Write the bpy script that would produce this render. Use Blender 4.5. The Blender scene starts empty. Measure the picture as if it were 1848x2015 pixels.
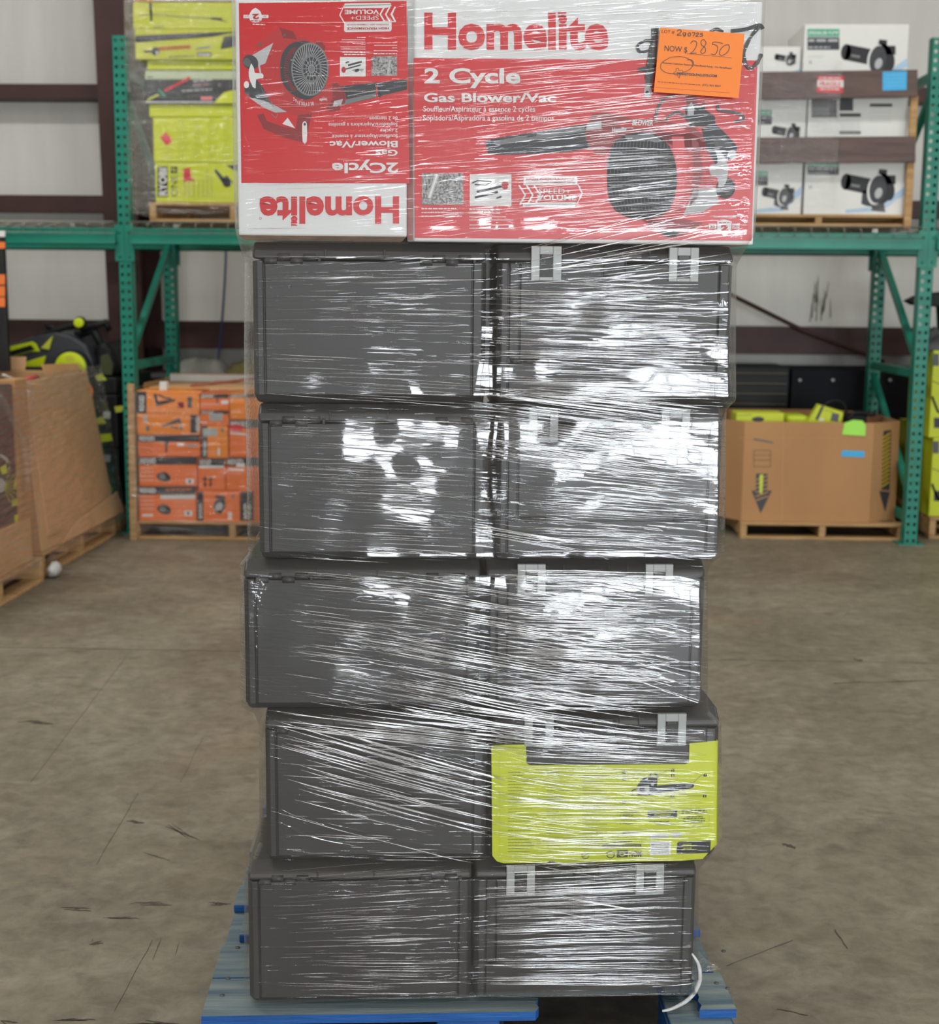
import bpy, bmesh, math, random
import numpy as np
from mathutils import Vector, Matrix
random.seed(7)
sc = bpy.context.scene
col = sc.collection
R = math.radians

# ------------------------------------------------------------------ camera
FPX, CX, CY, CAMH = 2700.0, 924.0, 1007.5, 1.48       # focal length in pixels of the 1848 x 2015 frame
TH, PS, RO = math.atan(422 / FPX), math.atan(88 / FPX), R(.5)
fw = np.array([-math.sin(PS) * math.cos(TH), math.cos(PS) * math.cos(TH), -math.sin(TH)])
r0 = np.array([math.cos(PS), math.sin(PS), 0.0]); u0 = np.cross(r0, fw)
rt = math.cos(RO) * r0 + math.sin(RO) * u0; up = np.cross(rt, fw)
EYE = np.array([0, 0, CAMH])
cam = bpy.data.cameras.new('camera'); camo = bpy.data.objects.new('camera', cam); col.objects.link(camo)
camo.matrix_world = Matrix(((rt[0], up[0], -fw[0], 0), (rt[1], up[1], -fw[1], 0), (rt[2], up[2], -fw[2], CAMH), (0, 0, 0, 1)))
cam.sensor_fit = 'HORIZONTAL'; cam.sensor_width = 36; cam.lens = FPX / 1848 * 36
cam.clip_start = .05; cam.clip_end = 100
cam.dof.use_dof = True; cam.dof.focus_distance = 2.5; cam.dof.aperture_fstop = 6.0
sc.camera = camo
sc.view_settings.view_transform = 'Standard'; sc.view_settings.look = 'None'
sc.view_settings.exposure = 0.0; sc.view_settings.gamma = 1.0; sc.view_settings.use_curve_mapping = False

sc.cycles.adaptive_threshold = .025; sc.cycles.max_bounces = 8; sc.cycles.transparent_max_bounces = 20

# ------------------------------------------------------------------ world and lights
w = bpy.data.worlds.new('world'); sc.world = w; w.use_nodes = True
w.node_tree.nodes['Background'].inputs[0].default_value = (.75, .87, 1, 1)
w.node_tree.nodes['Background'].inputs[1].default_value = 2.0
def area(name, loc, rot, sx, sy, power, color=(1, 1, 1)):
    l = bpy.data.lights.new(name, 'AREA'); l.shape = 'RECTANGLE'; l.size = sx; l.size_y = sy
    l.energy = power; l.color = color
    o = bpy.data.objects.new(name, l); o.location = loc; o.rotation_euler = rot; col.objects.link(o); return o
# daylight standing in the two open doorways of the wall behind the photographer
area('daylight_wide_doorway', (3.5, -8.9, 1.3), (R(90), 0, 0), 3.2, 2.6, 720, (.90, .95, 1))
area('daylight_narrow_doorway', (.66, -8.9, 1.1), (R(90), 0, 0), .56, 2.1, 95, (.93, .96, 1))
LAMPS = [(-4.5, -4), (0, -4), (4.5, -4), (-4.5, 1.6), (0, .4), (4.5, 1.6), (-3.4, 5.6), (0.2, 5.6), (3.6, 5.6)]
for i, (x, y) in enumerate(LAMPS):
    area('high_bay_light', (x, y, 5.86), (0, 0, 0), 1.5, .5, (38, 38, 38, 38, 38, 38, 120, 75, 62)[i], (1, .97, .92))

# ------------------------------------------------------------------ helpers
def srgb(c):
    return tuple(((v / 255) / 12.92 if v / 255 <= .04045 else ((v / 255 + .055) / 1.055) ** 2.4) for v in c)
MAT = {}
def mat(name, c, rough=.6, metal=0, var=.08, scale=6, stretch=(1, 1, 1), bump=0, bscale=None, spec=.5, coat=0, c2=None, detail=4):
    if name in MAT: return MAT[name]
    m = bpy.data.materials.new(name); m.use_nodes = True; MAT[name] = m
    nt = m.node_tree; N = nt.nodes; L = nt.links; b = N['Principled BSDF']
    b.inputs['Roughness'].default_value = rough; b.inputs['Metallic'].default_value = metal
    b.inputs['Specular IOR Level'].default_value = spec; b.inputs['Coat Weight'].default_value = coat
    a = srgb(c); tc = N.new('ShaderNodeTexCoord'); mp = N.new('ShaderNodeMapping'); mp.inputs['Scale'].default_value = stretch
    L.new(tc.outputs['Object'], mp.inputs[0])
    nz = N.new('ShaderNodeTexNoise'); nz.inputs['Scale'].default_value = scale; nz.inputs['Detail'].default_value = detail
    L.new(mp.outputs[0], nz.inputs['Vector'])
    cr = N.new('ShaderNodeValToRGB'); cr.color_ramp.elements[0].position = .3; cr.color_ramp.elements[1].position = .7
    lo = srgb(c2) if c2 else tuple(v * (1 - var) for v in a)
    hi = a if c2 else tuple(min(1, v * (1 + var)) for v in a)
    cr.color_ramp.elements[0].color = (*lo, 1); cr.color_ramp.elements[1].color = (*hi, 1)
    L.new(nz.outputs[0], cr.inputs[0]); L.new(cr.outputs[0], b.inputs['Base Color'])
    if bump:
        n2 = N.new('ShaderNodeTexNoise'); n2.inputs['Scale'].default_value = bscale or scale * 4; n2.inputs['Detail'].default_value = 3
        L.new(mp.outputs[0], n2.inputs['Vector'])
        bp = N.new('ShaderNodeBump'); bp.inputs['Strength'].default_value = bump; bp.inputs['Distance'].default_value = .003
        L.new(n2.outputs[0], bp.inputs['Height']); L.new(bp.outputs[0], b.inputs['Normal'])
    return m

def ray(x, y): return fw + (x - CX) / FPX * rt - (y - CY) / FPX * up
def onplane(x, y, n, d):
    q = ray(x, y); t = (d - n @ EYE) / (n @ q); return EYE + t * q
def at(x, y, Y): return onplane(x, y, np.array([0, 1.0, 0]), Y)
def onfloor(x, y, z=0.0): return onplane(x, y, np.array([0, 0, 1.0]), z)
DE = R(4.3)
SU = np.array([math.cos(DE), math.sin(DE), 0]); SV = np.array([-math.sin(DE), math.cos(DE), 0])
def S(u, v, z): return SU * u + SV * v + np.array([0, 0, z])    # the loaded pallet's own axes
D = 2.475                                                       # its front face
def su(x, y, d=D): p = onplane(x, y, SV, d); return float(p @ SU), float(p[2])

XF = {}
def tagit(o, label=None, cat=None, group=None, kind=None):
    if label: o['label'] = label
    if cat: o['category'] = cat
    if group: o['group'] = group
    if kind: o['kind'] = kind
    return o
def thing(name, label, cat, loc=(0, 0, 0), rz=0, group=None):
    o = bpy.data.objects.new(name, None); o.empty_display_size = .1; o.location = loc; o.rotation_euler = (0, 0, rz)
    col.objects.link(o); XF[o] = Matrix.Translation(loc) @ Matrix.Rotation(rz, 4, 'Z')
    return tagit(o, label, cat, group)

BOXF = ((0, 3, 2, 1), (4, 5, 6, 7), (0, 1, 5, 4), (1, 2, 6, 5), (2, 3, 7, 6), (3, 0, 4, 7))
class MB:
    def __init__(s): s.v = []; s.f = []; s.m = []; s.sm = []
    def add(s, vs, fs, m=0, smooth=False):
        k = len(s.v); s.v += [tuple(float(c) for c in p) for p in vs]
        for f in fs: s.f.append(tuple(i + k for i in f)); s.m.append(m); s.sm.append(smooth)
        return s
    def box(s, x0, x1, y0, y1, z0, z1, m=0, fr=None):
        x0, x1 = min(x0, x1), max(x0, x1); y0, y1 = min(y0, y1), max(y0, y1); z0, z1 = min(z0, z1), max(z0, z1)
        vs = [(x0, y0, z0), (x1, y0, z0), (x1, y1, z0), (x0, y1, z0), (x0, y0, z1), (x1, y0, z1), (x1, y1, z1), (x0, y1, z1)]
        if fr: vs = [fr(*p) for p in vs]
        return s.add(vs, BOXF, m)
    def hexa(s, vs, m=0): return s.add(vs, BOXF, m)
    def prism(s, pts, d, m=0, smooth=False):            # pts: 3D polygon, d: extrusion vector
        n = len(pts); a = [np.array(p, float) for p in pts]; d = np.array(d, float)
        fs = [tuple(range(n)), tuple(range(2 * n - 1, n - 1, -1))] + [(i, i + n, (i + 1) % n + n, (i + 1) % n) for i in range(n)]
        s.add(a + [p + d for p in a], fs, m, smooth); return s
    def tube(s, pts, r, n=6, m=0, smooth=True):
        pts = [np.array(p, float) for p in pts]; k = len(pts); vs = []; fs = []
        for i, p in enumerate(pts):
            t = pts[min(i + 1, k - 1)] - pts[max(i - 1, 0)]; t /= np.linalg.norm(t) + 1e-12
            a = np.cross(t, (0, 0, 1.0))
            if np.linalg.norm(a) < .1: a = np.cross(t, (0, 1.0, 0))
            a /= np.linalg.norm(a); b = np.cross(a, t)
            rr = r[i] if isinstance(r, (list, tuple)) else r
            vs += [p + rr * (math.cos(2 * math.pi * j / n) * a + math.sin(2 * math.pi * j / n) * b) for j in range(n)]
        for i in range(k - 1):
            fs += [(i * n + j, i * n + (j + 1) % n, (i + 1) * n + (j + 1) % n, (i + 1) * n + j) for j in range(n)]
        fs += [tuple(range(n))[::-1], tuple((k - 1) * n + j for j in range(n))]
        s.add(vs, fs, m, smooth); return s
    def cyl(s, a, b, r, n=16, m=0): return s.tube([a, b], r, n, m)
    def build(s, name, mats, parent=None, bevel=0, seg=2, local=False, label=None, kind=None, recalc=True):
        me = bpy.data.meshes.new(name); vs = s.v
        if parent is not None and not local:
            inv = XF[parent].inverted(); vs = [tuple(inv @ Vector(p)) for p in vs]
        me.from_pydata(vs, [], s.f)
        if not isinstance(mats, (list, tuple)): mats = [mats]
        for q in mats: me.materials.append(q)
        me.polygons.foreach_set('material_index', s.m); me.polygons.foreach_set('use_smooth', s.sm)
        if recalc:
            bm = bmesh.new(); bm.from_mesh(me); bmesh.ops.recalc_face_normals(bm, faces=bm.faces); bm.to_mesh(me); bm.free()
        me.update()
        o = bpy.data.objects.new(name, me); col.objects.link(o)
        if parent is not None: o.parent = parent; XF[o] = XF[parent]
        else: XF[o] = Matrix()
        if bevel:
            b = o.modifiers.new('bevel', 'BEVEL'); b.width = bevel; b.segments = seg; b.limit_method = 'ANGLE'; b.angle_limit = R(40)
        if label: o['label'] = label
        if kind: o['kind'] = kind
        return o

# flat print on a face: shapes are given where they are read on the face and land on its real plane
TXT = {}
def glyphs(t, bold):
    k = (t, bold)
    if k not in TXT:
        c = bpy.data.curves.new('t', 'FONT'); c.body = t; c.offset = bold; c.resolution_u = 3
        o = bpy.data.objects.new('t', c); me = o.to_mesh()
        v = [(p.co.x, p.co.y) for p in me.vertices]; f = [tuple(p.vertices) for p in me.polygons]
        o.to_mesh_clear(); bpy.data.objects.remove(o); bpy.data.curves.remove(c)
        TXT[k] = (v, f)
    return TXT[k]
class Print:
    """collects flat inked shapes on one plane (normal n, distance d)"""
    def __init__(s, n, d, lift=.0006): s.n = np.array(n, float); s.d = d; s.mb = MB(); s.mats = []; s.lift = lift; s.sg = 1 if s.n @ EYE > d else -1
    def p(s, x, y, k=0): return onplane(x, y, s.n, s.d + s.sg * (s.lift + k * .00025))
    def mi(s, m):
        if m not in s.mats: s.mats.append(m)
        return s.mats.index(m)
    def poly(s, pts, m, k=1):
        s.mb.add([s.p(x, y, k) for x, y in pts], [tuple(range(len(pts)))], s.mi(m)); return s
    def rect(s, x0, y0, x1, y1, m, k=1): return s.poly([(x0, y0), (x1, y0), (x1, y1), (x0, y1)], m, k)
    def ell(s, cx, cy, rx, ry, m, k=1, rot=0, n=28):
        c, q = math.cos(R(rot)), math.sin(R(rot))
        return s.poly([(cx + rx * math.cos(a) * c - ry * math.sin(a) * q, cy + rx * math.cos(a) * q + ry * math.sin(a) * c)
                       for a in [2 * math.pi * i / n for i in range(n)]], m, k)
    def line(s, pts, w, m, k=1):
        n = len(pts); L = []; Rr = []
        for i, (x, y) in enumerate(pts):
            a = pts[max(i - 1, 0)]; b = pts[min(i + 1, n - 1)]; dx, dy = b[0] - a[0], b[1] - a[1]; l = math.hypot(dx, dy) or 1
            ww = (w[i] if isinstance(w, list) else w) / 2
            L.append(s.p(x - dy / l * ww, y + dx / l * ww, k)); Rr.append(s.p(x + dy / l * ww, y - dx / l * ww, k))
        s.mb.add(L + Rr, [(i, i + 1, n + i + 1, n + i) for i in range(n - 1)], s.mi(m)); return s
    def text(s, t, BL, BR, TL, m, k=2, bold=.0):
        v, f = glyphs(t, bold); xs = [a for a, _ in v]; x0, x1 = min(xs), max(xs); H = .7
        s.mb.add([s.p(BL[0] + (a - x0) / (x1 - x0) * (BR[0] - BL[0]) + b / H * (TL[0] - BL[0]),
                      BL[1] + (a - x0) / (x1 - x0) * (BR[1] - BL[1]) + b / H * (TL[1] - BL[1]), k) for a, b in v], f, s.mi(m)); return s
    def dashes(s, x0, y0, x1, y1, h, m, k=2, dens=.8):      # print too small to read: broken hairlines
        x = 0; l = math.hypot(x1 - x0, y1 - y0)
        while x < l:
            q = random.uniform(2.5, 8) * max(.6, h / 3); e = min(l, x + q)
            a = (x0 + (x1 - x0) * x / l, y0 + (y1 - y0) * x / l); b = (x0 + (x1 - x0) * e / l, y0 + (y1 - y0) * e / l)
            s.line([a, b], h * .6, m, k); x = e + 1.2 * max(.6, h / 3) / dens
        return s
    def build(s, name, parent, label=None, kind=None):
        return s.mb.build(name, s.mats, parent, label=label, kind=kind, recalc=False)
def Q(pts, ox, oy, sc_): return [(ox + x / sc_, oy + y / sc_) for x, y in pts]
def smooth(pts, n=4):
    out = []; k = len(pts)
    for i in range(k - 1):
        a, b, c, d = pts[max(i - 1, 0)], pts[i], pts[i + 1], pts[min(i + 2, k - 1)]
        for j in range(n):
            t = j / n
            out.append(tuple(.5 * ((2 * b[q]) + (-a[q] + c[q]) * t + (2 * a[q] - 5 * b[q] + 4 * c[q] - d[q]) * t * t + (-a[q] + 3 * b[q] - 3 * c[q] + d[q]) * t ** 3) for q in range(len(b))))
    out.append(pts[-1]); return out

# ------------------------------------------------------------------ materials
m_wall = mat('insulated wall sheet', (222, 221, 216), .8, var=.05, scale=1.3, stretch=(6, 1, 1), bump=.3, bscale=3)
m_steel = mat('oxide red steel', (66, 38, 36), .55, var=.2, scale=4)
m_green = mat('green rack enamel', (20, 128, 108), .4, var=.12, scale=5)
m_wire = mat('zinc wire', (165, 165, 155), .4, .6, var=.1)
m_dark = mat('black gap', (10, 10, 11), .8)
m_wood = mat('raw pallet wood', (196, 160, 112), .8, c2=(160, 124, 82), scale=5, stretch=(1, 8, 8), bump=.4)
m_card = mat('brown cardboard', (182, 137, 92), .85, var=.08, scale=3, stretch=(1, 1, .4))
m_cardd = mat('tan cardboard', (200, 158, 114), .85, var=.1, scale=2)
m_brownboard = mat('brown coated crate board', (98, 74, 66), .45, c2=(74, 54, 48), scale=4, stretch=(1, 6, 9))
m_lime = mat('lime printed card', (205, 216, 38), .5, var=.04, scale=3)
m_lime2 = mat('dull lime card', (190, 196, 60), .5, var=.04, scale=3)
m_limeplastic = mat('lime plastic', (196, 212, 20), .35, var=.04)
m_black = mat('black ink', (24, 24, 26), .5, var=.1)
m_char = mat('charcoal card', (52, 54, 60), .5, var=.1)
m_blackpl = mat('black moulded plastic', (20, 21, 23), .5, var=.15, spec=.3)
m_orange = mat('orange printed card', (238, 124, 58), .5, var=.05, scale=3)
m_orange2 = mat('amber printed card', (242, 144, 52), .5, var=.05, scale=3)
m_white = mat('white card', (226, 227, 224), .5, var=.02)
m_grey = mat('grey ink', (120, 122, 124), .5)
m_lgrey = mat('light grey ink', (182, 184, 186), .5)
m_mgrey = mat('mid grey ink', (88, 88, 92), .5)
m_green2 = mat('teal green ink', (40, 168, 130), .5)
m_blue = mat('pale blue ink', (170, 200, 226), .5)
m_skyst = mat('sky blue sticker', (60, 176, 232), .5)
m_redst = mat('red sticker ink', (214, 48, 58), .5)
m_red = mat('glossy red carton print', (204, 10, 24), .35, var=.05, scale=2)
m_rwhite = mat('white carton print', (222, 224, 224), .4, var=.03, scale=3)
m_dred = mat('dark red ink', (138, 18, 26), .4)
m_mred = mat('mid red ink', (186, 26, 32), .4)
m_edge = mat('raw carton edge', (196, 170, 150), .9, var=.2, scale=30)
m_note = mat('fluorescent orange paper', (255, 138, 52), .6, var=.03)
m_ink = mat('marker ink', (20, 18, 22), .3)
m_case = mat('charcoal moulded case', (56, 55, 56), .46, var=.06, scale=3, bump=.12, bscale=900)
m_caselid = mat('charcoal case lid', (60, 59, 60), .42, var=.06, scale=3, bump=.12, bscale=900)
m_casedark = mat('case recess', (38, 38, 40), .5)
m_latch = mat('grey latch plastic', (178, 182, 182), .45, var=.03)
m_bluewood = mat('blue pallet paint', (24, 98, 178), .6, c2=(14, 74, 140), scale=3, stretch=(1.5, 14, 14), bump=.5)
m_greywood = mat('weathered blue grey wood', (138, 150, 150), .85, c2=(84, 106, 120), scale=2.2, stretch=(1.5, 16, 16), bump=.6, detail=6)

def film_mat(name, fac, rough, haze, uv=False):
    m = bpy.data.materials.new(name); m.use_nodes = True; nt = m.node_tree; N = nt.nodes; L = nt.links; N.clear()
    out = N.new('ShaderNodeOutputMaterial'); tr = N.new('ShaderNodeBsdfTransparent'); gl = N.new('ShaderNodeBsdfGlossy'); df = N.new('ShaderNodeBsdfDiffuse')
    tr.inputs[0].default_value = (.985, .985, .985, 1); gl.inputs[0].default_value = (1, 1, 1, 1); gl.inputs['Roughness'].default_value = rough
    df.inputs[0].default_value = (.8, .82, .84, 1)
    m1 = N.new('ShaderNodeMixShader'); m2 = N.new('ShaderNodeMixShader'); m1.inputs[0].default_value = haze
    L.new(tr.outputs[0], m1.inputs[1]); L.new(df.outputs[0], m1.inputs[2]); L.new(m1.outputs[0], m2.inputs[1]); L.new(gl.outputs[0], m2.inputs[2])
    L.new(m2.outputs[0], out.inputs[0])
    lw = N.new('ShaderNodeLayerWeight'); lw.inputs[0].default_value = .35
    mr = N.new('ShaderNodeMapRange'); mr.inputs['To Min'].default_value = fac; mr.inputs['To Max'].default_value = min(1, fac + .45)
    L.new(lw.outputs['Facing'], mr.inputs['Value']); L.new(mr.outputs[0], m2.inputs[0])
    bp = N.new('ShaderNodeBump'); L.new(bp.outputs[0], gl.inputs['Normal'])
    return m, N, L, bp, m2, mr
m_bgfilm, N, L, bp, _, _ = film_mat('loose stretch film', .03, .1, .01)
tc = N.new('ShaderNodeTexCoord'); mp = N.new('ShaderNodeMapping'); mp.inputs['Scale'].default_value = (3, 3, 26); mp.inputs['Rotation'].default_value = (.12, .12, 0)
nz = N.new('ShaderNodeTexNoise'); nz.inputs['Scale'].default_value = 1.6; nz.inputs['Detail'].default_value = 3
L.new(tc.outputs['Object'], mp.inputs[0]); L.new(mp.outputs[0], nz.inputs[0]); L.new(nz.outputs[0], bp.inputs['Height']); bp.inputs['Strength'].default_value = 1; bp.inputs['Distance'].default_value = .03

# ------------------------------------------------------------------ the warehouse
YW = 10.35
def concrete():
    m = bpy.data.materials.new('stained concrete'); m.use_nodes = True; nt = m.node_tree; N = nt.nodes; L = nt.links; b = N['Principled BSDF']
    tc = N.new('ShaderNodeTexCoord')
    def noise(scale, det, st=(1, 1, 1), rough=.55, dist=0.0):
        mp = N.new('ShaderNodeMapping'); mp.inputs['Scale'].default_value = st; L.new(tc.outputs['Object'], mp.inputs[0])
        n = N.new('ShaderNodeTexNoise'); n.inputs['Scale'].default_value = scale; n.inputs['Detail'].default_value = det; n.inputs['Roughness'].default_value = rough; n.inputs['Distortion'].default_value = dist
        L.new(mp.outputs[0], n.inputs[0]); return n
    def ramp(src, a, b_, c0, c1):
        r = N.new('ShaderNodeValToRGB'); r.color_ramp.elements[0].position = a; r.color_ramp.elements[1].position = b_
        r.color_ramp.elements[0].color = (*srgb(c0), 1); r.color_ramp.elements[1].color = (*srgb(c1), 1); L.new(src.outputs[0], r.inputs[0]); return r
    def mix(a, b_, f, mode='MIX'):
        x = N.new('ShaderNodeMixRGB'); x.blend_type = mode; L.new(a.outputs[0], x.inputs[1]); L.new(b_.outputs[0], x.inputs[2])
        if isinstance(f, float): x.inputs[0].default_value = f
        else: L.new(f.outputs[0], x.inputs[0])
        return x
    base = ramp(noise(1.3, 9, (1, 1, 1), .66, .5), .34, .66, (104, 97, 83), (146, 138, 121))
    warm = ramp(noise(.45, 5, (1, .8, 1), .6, 1.0), .42, .62, (138, 131, 110), (122, 106, 92))
    c = mix(base, warm, .45)
    pale = ramp(noise(2.6, 9, (1, 1.2, 1), .7, .6), .48, .7, (0, 0, 0), (165, 165, 165))
    light = N.new('ShaderNodeRGB'); light.outputs[0].default_value = (*srgb((172, 166, 150)), 1)
    c = mix(c, light, pale)
    dk = ramp(noise(5, 7, (.9, 1.5, 1), .65, .5), .56, .70, (0, 0, 0), (180, 180, 180))
    dark = N.new('ShaderNodeRGB'); dark.outputs[0].default_value = (*srgb((82, 74, 62)), 1)
    c = mix(c, dark, dk)
    fine = ramp(noise(16, 8, (1, 1, 1), .7, .4), .35, .7, (118, 118, 118), (206, 206, 206)); c = mix(c, fine, .5, 'OVERLAY')
    sp = ramp(noise(60, 3, (1, 1, 1), .6), .69, .73, (0, 0, 0), (110, 110, 110))
    c = mix(c, dark, sp)
    rust = ramp(noise(.9, 3, (1, 1, 1), .5, .5), .58, .70, (0, 0, 0), (150, 150, 150))
    rc = N.new('ShaderNodeRGB'); rc.outputs[0].default_value = (*srgb((134, 106, 66)), 1)
    c = mix(c, rc, rust)
    L.new(c.outputs[0], b.inputs['Base Color'])
    rr = N.new('ShaderNodeMapRange'); rr.inputs['To Min'].default_value = .42; rr.inputs['To Max'].default_value = .68
    L.new(noise(2, 5).outputs[0], rr.inputs['Value']); L.new(rr.outputs[0], b.inputs['Roughness'])
    bp = N.new('ShaderNodeBump'); bp.inputs['Strength'].default_value = .25; bp.inputs['Distance'].default_value = .004
    L.new(noise(18, 6).outputs[0], bp.inputs['Height']); L.new(bp.outputs[0], b.inputs['Normal'])
    return m
m_floor = concrete()
JY = onfloor(200, 1277)[1]
fl = MB(); fl.box(-7, 7, -9, JY - .004, -.2, 0); fl.box(-7, 7, JY + .004, YW, -.2, 0); fl.box(-7, 7, JY - .004, JY + .004, -.2, -.012)
fo = fl.build('floor', m_floor, kind='structure'); 
m_scuff = mat('rubber scuff', (72, 62, 52), .7, var=.2, scale=40)
sc_px = [((250, 965), (340, 966), 5), ((60, 973), (183, 972), 5), ((0, 958), (36, 962), 4), ((125, 740 - 1), (180, 742), 3), ((275, 730), (340, 731), 2.5), ((210, 756), (275, 757), 2.5),
         ((262, 570), (285, 568), 4), ((325, 575), (392, 603), 3.5), ((280, 627), (335, 643), 2), ((175, 808), (203, 806), 4), ((120, 957), (188, 956), 3.5), ((415, 731), (448, 729), 3.5),
         ((285, 958), (370, 968), 3), ((60, 373), (105, 374), 4), ((300, 840), (318, 795), 2), ((345, 830), (352, 805), 1.6), ((5, 960 + 26), (60, 984), 2), ((335, 1000), (362, 1002), 2.5)]
scm = Print((0, 0, 1), 0, .0004)
for (a, b, c, d, ww) in [(p[0][0], p[0][1], p[1][0], p[1][1], p[2]) for p in sc_px]:
  for rep in range(3 if ww > 2.4 else 1):
    if rep: a, c, b, d, ww = a + random.uniform(-14, 14), c + random.uniform(-22, 8), b + random.uniform(-5, 5), d + random.uniform(-5, 5), ww * .7
    k = 9; P = [(a + (c - a) * i / k, b + (d - b) * i / k + random.uniform(-.7, .7) + 1050) for i in range(k + 1)]
    scm.line(P, [max(.4, ww * math.sin(math.pi * (i + .6) / (k + 1.4)) * random.uniform(.5, 1)) for i in range(k + 1)], m_scuff)
so = scm.build('tyre_scuff', None); so.parent = fo; tagit(so, kind='stuff')
for (a, b, wd) in [((190, 1700), (272, 1560), 1.2), ((355, 1540), (400, 1450), 1.0), ((225, 1990), (300, 1850), 1.3), ((1430, 1900), (1560, 1850), 1.2), ((1530, 1985), (1590, 1998), 2.4), ((1642, 1830), (1668, 1866), 3), ((1540, 1660), (1565, 1668), 6), ((1680, 1298), (1697, 1300), 5), ((1848, 1338), (1640, 1345), 1.5), ((60, 1540), (250, 1290), .9)]:
    q = Print((0, 0, 1), 0, .0004); k = 7
    q.line([(a[0] + (b[0] - a[0]) * i / k + random.uniform(-1, 1), a[1] + (b[1] - a[1]) * i / k + random.uniform(-1, 1)) for i in range(k + 1)], [wd * random.uniform(.4, 1) for i in range(k + 1)], m_scuff)
    q.build('floor_crack', None, kind='stuff').parent = fo
MB().box(-7, 7, YW, YW + .15, 0, 6.5).build('wall_back', m_wall, kind='structure')
MB().box(-7.15, -7, -9, YW, 0, 6.5).build('wall_left', m_wall, kind='structure')
MB().box(7, 7.15, -9, YW, 0, 6.5).build('wall_right', m_wall, kind='structure')
fw_ = MB()
for (a, b, c, d) in ((-7, .3, 0, 6.5), (.3, 1.02, 2.2, 6.5), (1.02, 1.9, 0, 6.5), (1.9, 5.1, 2.66, 6.5), (5.1, 7, 0, 6.5)): fw_.box(a, b, -9.15, -9, c, d)
fw_.build('wall_front', m_wall, kind='structure')
# frames and glazing bars of the two daylight openings behind the photographer
g = MB()
for x in (1.9, 2.54, 3.18, 3.82, 4.46, 5.04): g.box(x, x + .06, -8.86, -8.8, 0, 2.66)
for z in (.65, 1.3, 1.95, 2.6): g.box(1.9, 5.1, -8.86, -8.8, z, z + .06)
g.build('window_1', m_steel, kind='structure')
g = MB(); g.box(.3, .35, -8.86, -8.8, 0, 2.2); g.box(.97, 1.02, -8.86, -8.8, 0, 2.2); g.box(.3, 1.02, -8.86, -8.8, 2.15, 2.2); g.box(.3, 1.02, -8.86, -8.8, 1.05, 1.1)
g.build('door_1', m_steel, kind='structure')
MB().box(-7, 7, -9, YW, 6.5, 6.6).build('ceiling', m_wall, kind='structure')
m_lamp = bpy.data.materials.new('lamp housing'); m_lamp.use_nodes = True
for i, (x, y) in enumerate(LAMPS):
    t = thing('high_bay_lamp', 'long white high bay lamp hung from the ceiling, %s row, %s' % (('rearmost', 'middle', 'foremost')[i // 3], ('left', 'centre', 'right')[i % 3]), 'lamp', (x, y, 5.87), 0, 'high bay lamps')
    MB().box(-.8, .8, -.28, .28, .0, .1).build('housing', m_lamp, t, .01, local=True)
    for q in (-.5, .5): MB().tube([(q, 0, .1), (q, 0, .63)], .008).build('hanger', m_wire, t, local=True)

def zz(x, y, Y): return float(at(x, y, Y)[2])
n = 0
for (y0, y1, x) in ((165, 193, 100), (384, 416, 100), (644, 698, 1600)):
    n += 1; z1, z0 = zz(x, y0, 10.12), zz(x, y1, 10.12)
    b = MB(); b.box(-7, 7, 10.12, 10.14, z0, z1 ); b.box(-7, 7, 10.14, YW, z1 - .012, z1); b.box(-7, 7, 10.14, YW, z0, z0 + .012)
    b.build('trim_%d' % n, m_steel, kind='structure')
for i, (a, lab) in enumerate(((at(251, 600, 9.85)[0], 'left'), (at(251, 600, 9.85)[0] + 6.6, 'right'))):
    b = MB(); h = 6.5; wd = .12
    def yf(z): return 9.85 - .2 * z / 3.5
    for (p0, p1, q0, q1) in ((-wd, wd, 0, .02), (-.01, .01, .02, None)):
        for z0, z1 in ((0, h),):
            e0 = YW if q1 is None else yf(z0) + q1; e1 = YW if q1 is None else yf(z1) + q1
            b.hexa([(a + p0, yf(z0) + q0, z0), (a + p1, yf(z0) + q0, z0), (a + p1, e0, z0), (a + p0, e0, z0), (a + p0, yf(z1) + q0, z1), (a + p1, yf(z1) + q0, z1), (a + p1, e1, z1), (a + p0, e1, z1)])
    b.box(a - wd, a + wd, YW - .03, YW, 0, h)
    b.build('trim_%d' % (4 + i), m_steel, kind='structure')
t = tagit(MB().tube([at(1430, 576, 10.0), at(1580, 650, 10.0), at(1740, 712, 10.0)], .017).build('brace_rod', m_steel), 'dark diagonal wind brace rod on the back wall under the right shelf', 'rod')
tagit(MB().tube(smooth([at(445, 440, 10.0), at(444, 520, 10), at(438, 620, 10.0), at(431, 690, 10), at(424, 770, 10.0)], 3), .008).build('hanging_cable', mat('blue cable', (42, 58, 110), .5)), 'blue cable hanging down the back wall under the left shelf', 'cable')
m_stain = mat('olive water stain', (120, 118, 92), .9, var=.1)
q = Print((0, 1, 0), YW, .003)
for i in range(16):
    x = random.uniform(1595, 1635); y = random.uniform(540, 600); q.line([(x, y), (x + random.uniform(-6, 2), y + random.uniform(20, 60))], [.8, 2.2], m_stain)
q.build('wall_stain', None, kind='stuff').parent = bpy.data.objects['wall_back']

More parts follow.
